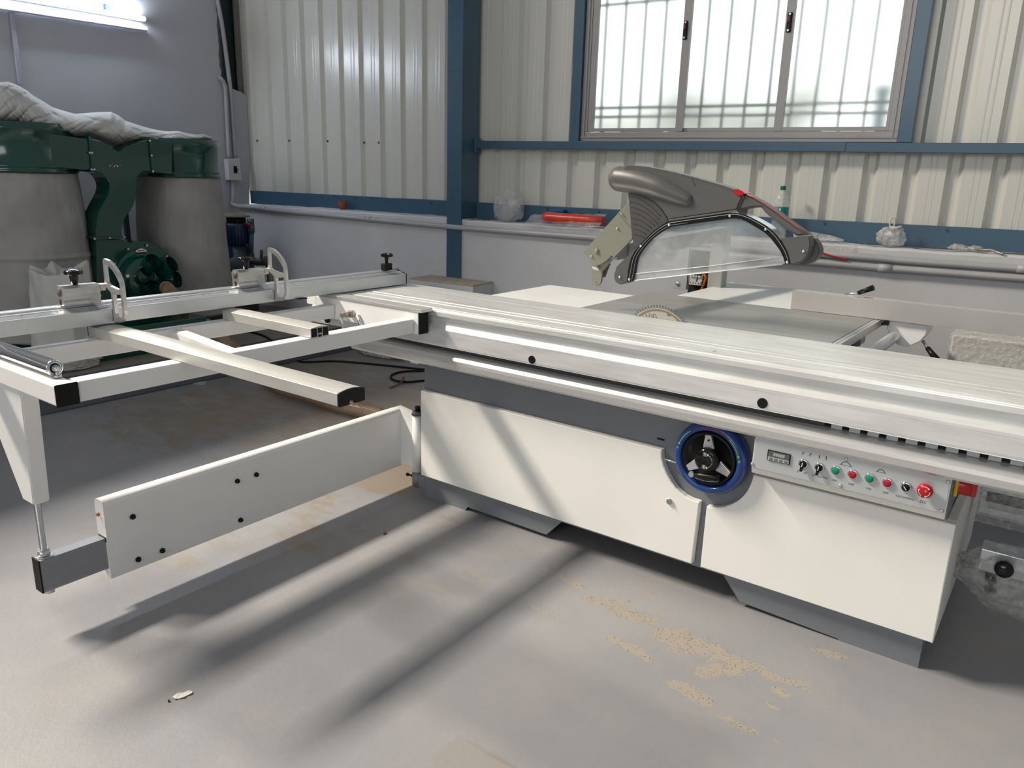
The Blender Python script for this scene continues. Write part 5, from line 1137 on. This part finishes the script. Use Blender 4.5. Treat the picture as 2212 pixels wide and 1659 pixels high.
b = W(); q = [px_w(u, v, -.10) for u, v in ((1188, 467), (1212, 457), (1252, 471), (1222, 472))]; b.prism([px_w(1187, 468, -.10), px_w(1212, 457.5, -.10), px_w(1212, 460, -.10), px_w(1190, 470, -.10)], (0, .06, 0)); b.prism([px_w(1210, 458, -.10), px_w(1253, 470.5, -.10), px_w(1250, 473, -.10), px_w(1210, 462, -.10)], (0, .06, 0)); b.box((px_w(1205, 470, -.08).x-.04, -.10, LZ+.085), (px_w(1205, 470, -.08).x+.05, -.05, LZ+.098)); b.build('blue_card', bluep, label='folded blue card resting on the orange red pack', cat='card')
# water bottle
bp_ = px_w(1686, 470, -.11); bx_ = bp_.x-.004
bt = thing('water_bottle', (bx_, -.11, LZ+.003), 'clear water bottle with teal label and green cap on the ledge behind the saw guard', 'bottle', frame=WM)
R_ = .044; z = LZ+.003
b = W(); b.lathe([(0, z+.004), (.03, z), (R_-.003, z+.006), (R_, z+.02), (R_, z+.09), (R_-.002, z+.10), (R_-.002, z+.18), (R_, z+.184), (R_-.002, z+.205), (R_-.010, z+.235), (.022, z+.258), (.0135, z+.270), (.0125, z+.285)], (bx_, -.11, 0), n=36); b.build('bottle_body', bottlem, bt)
b = W(); b.lathe([(R_-.001, z+.104), (R_-.0002, z+.106), (R_-.0002, z+.176), (R_-.001, z+.178)], (bx_, -.11, 0), n=36); b.build('bottle_label', teal, bt, recalc=False)
b = W(); b.lathe([(0, z+.296), (.0145, z+.296), (.0155, z+.293), (.0155, z+.274), (.0145, z+.273)], (bx_, -.11, 0), n=28); b.build('bottle_cap', mat('dark_teal_cap', (.0, .13, .10), .35), bt)
b = W()
for k in range(18):
    a = radians(-105+8*(k % 6)); zz = z+.195+.012*(k//6); b.sphere((bx_+(R_-.004)*cos(a)*.93, -.11+(R_-.004)*sin(a)*.93, zz+.008), .0022, sub=1)
b.build('embossed_dots', mat('painted_glint', (.85, .87, .87), .1), bt, kind='stuff')  # near-white colour paints the glints of the embossed dots
a = radians(-84); b = W(); b.obox((bx_+R_*cos(a), -.11+R_*sin(a), z+.132), (bx_+R_*cos(a), -.11+R_*sin(a), z+.170), .008, .0008, up=(cos(a), sin(a), 0)); b.build('barcode_patch', wink, bt)
# litter on the ledge
on_ledge([(1712, 497), (1750, 501), (1795, 509), (1822, 518), (1820, 522), (1780, 520), (1715, 517)], -.15, 'plastic_sleeve', wrapf, .03, label='flat shiny plastic sleeve on the ledge right of the water bottle', cat='plastic sleeve')
b = W(); b.grid(lambda s_, t_: (lambda p: V((p.x, -.226-.006*s_, p.z)))(px_w(1768+78*s_, 526+32*t_*(1-.15*s_), -.228)), 16, 8); b.build('clear_sleeve', film('glinting_sleeve', (.72, .70, .66), .38, .06, 60), label='clear plastic sleeve hanging from the ledge over the upper pipe', cat='plastic sleeve', recalc=False)
pipe('cable_tie', [px_w(1760, 540, -.262), px_w(1772, 545, -.268), px_w(1800, 554, -.270), px_w(1830, 560, -.270)], .0048, 'red plastic strip poking out beside the saw guard', redb, cat='strip', n=8)
for (u, v, w_, h_, sd, lab) in ((2072, 531, .045, .018, 3, 'crumpled clear plastic scrap near the bent rod on the ledge'), (2108, 536, .035, .016, 5, 'tiny pale plastic crumple just left of the bent rod')):
    c = px_w(u, v, -.13); crumpled('plastic_scrap', V((c.x, -.13, LZ+.014)), 1, (w_, .03, h_), wrapf, lab, 'plastic scrap', seed=sd, rough=.5, freq=6, sub=3, frame=WM, flat=-.011)
pipe('bent_rod', [px_w(2105, 537, -.16), px_w(2125, 540, -.17), px_w(2140, 540, -.185), px_w(2155, 545, -.21), px_w(2168, 549, -.225)], .006, 'thin bent metal rod on the ledge at far right', mat('dull_rod', (.30, .27, .24), .4, .5), cat='rod', n=8)
for (u0_, u1_, v0_, v1_, lab) in ((1860, 1990, 526.5, 534.5, 'thin dark strip lying on the ledge under the small knotted bag'), (1975, 2062, 529, 536, 'dark flat sliver lying on the ledge between the small bag and the scrap'), (2155, 2240, 548, 553, 'dark strip on the ledge at the far right edge'), (1022, 1060, 476, 478, 'short dark strip on the ledge against the blue column')):
    p0, p1 = px_w(u0_, v0_, -.12), px_w(u1_, v1_, -.12); b = W(); b.obox((p0.x, -.15, LZ+.004), (p1.x, -.135, LZ+.004), .02, .004); b.build('flat_strip', mat('dark_strip', (.09, .08, .07), .6), label=lab, cat='strip')
# ================================================================== WRAPPED GOODS AT RIGHT
pg = thing('wrapped_package', px(2140, 900, 1.45), 'white block wrapped in clear film leaning behind the saw at right', 'package')
b = B(); pgx0, pgx1 = px(2058, 722, 1.40).x, 2.75; zt = px(2062, 724, 1.40).z; b.box((pgx0, 1.40, .0), (pgx1, 1.62, zt), .006); WORLDM[pg.name] = pg.matrix_world.copy(); b.build('package_block', mat('white_foam_block', (.60, .60, .57), .6), pg)
b = B(); b.grid(lambda s_, t_: V((pgx0-.006+(pgx1-pgx0)*s_, 1.392+(0 if t_ < .6 else (t_-.6)*.5)+.003*noise.noise((s_*60, t_*30, 0)), (.45+(zt-.445)*t_/.6 if t_ < .6 else zt+.005)+.003*noise.noise((s_*45, t_*45, 5)))), 160, 60)
b.build('wrap_film', film('sparkling_wrap', (.66, .66, .63), .5, .07, 55), pg, recalc=False)
wf = thing('wrapped_profiles', (2.45, .62, .0), 'stack of film-wrapped aluminium profiles with printed scales at the right edge', 'profiles')
def prof(y, z, h, nm, sc):
    b = B(); b.prism([(1.985, y, z), (1.985, y, z+h), (1.985, y+.02, z+h+.008), (1.985, y+.055, z+h+.008), (1.985, y+.055, z)], (1.1, 0, 0)); o = b.build(nm, aluF, wf)
    b = B(); b.box((2.0, y-.0008, z+h*.45), (3.0, y-.0002, z+h*.85)); b.build('scale_tape', mat('scale_tape', (.50, .49, .46), .5), o)
    b = B()
    for k in range(80): x = 2.0+.005*k; b.box((x, y-.0014, z+h*.45), (x+.0009, y-.0009, z+h*(.58 if k % 5 else .70)))
    b.build('scale_marks', ink, o, kind='stuff')
    return o
pa_ = px(2100, 1075, .50)
prof(.46, .435, .055, 'aluminium_profile', 1); prof(.50, .345, .045, 'aluminium_profile', 1)
b = B(); b.box((2.0, .46, .40), (3.0, .54, .432)); b.build('gap_shade_block', mat('gap_shade_block', (.03, .03, .032), .7), wf)  # dark block put between the profiles to paint the shaded gap
b = B(); b.box((1.99, .56, .50), (3.1, .60, .62), .002); b.build('aluminium_plate', mat('grey_wrapped_plate', (.34, .34, .335), .4, .3), wf)
b = B(); b.box((2.02, .30, .235), (2.9, .38, .305), .003); o = b.build('aluminium_profile', aluF, wf); b = B(); b.box((2.03, .2993, .24), (2.9, .2997, .262)); b.build('scale_tape', MT['scale_tape'], o)
b = B(); b.lathe([(0, .0), (.020, .0), (.025, .006), (.025, .024), (.020, .03), (0, .03)], px(2168, 1226, .285), (.1, -1, .15), n=28); b.cyl((2.065, .33, .16), (2.055, .33, .235), .016, n=12); b.build('wheel_knob', gblack, wf)
b = B(); b.sphere((0, 0, 0), 1, sub=5)
for v in b.bm.verts:
    d = v.co.normalized(); v.co = d*(1+.16*noise.noise(d*3+V((4, 0, 0)))+.12*abs(noise.noise(d*9))+.04*noise.noise(d*22)); v.co = V((2.26+v.co.x*.30, .33+v.co.y*.085, .215+v.co.z*.11))
b.build('wrap_film', film('crinkled_wrap', (.62, .63, .63), .33, .05, 45), wf)
b = B(); b.grid(lambda s_, t_: V((1.975+1.1*s_, .452+.006*noise.noise((s_*50, t_*20, 0))-.004, .33+.30*t_+.004*noise.noise((s_*40, t_*30, 5)))), 90, 24); b.build('wrap_film', MT['crinkled_wrap'], wf, recalc=False)
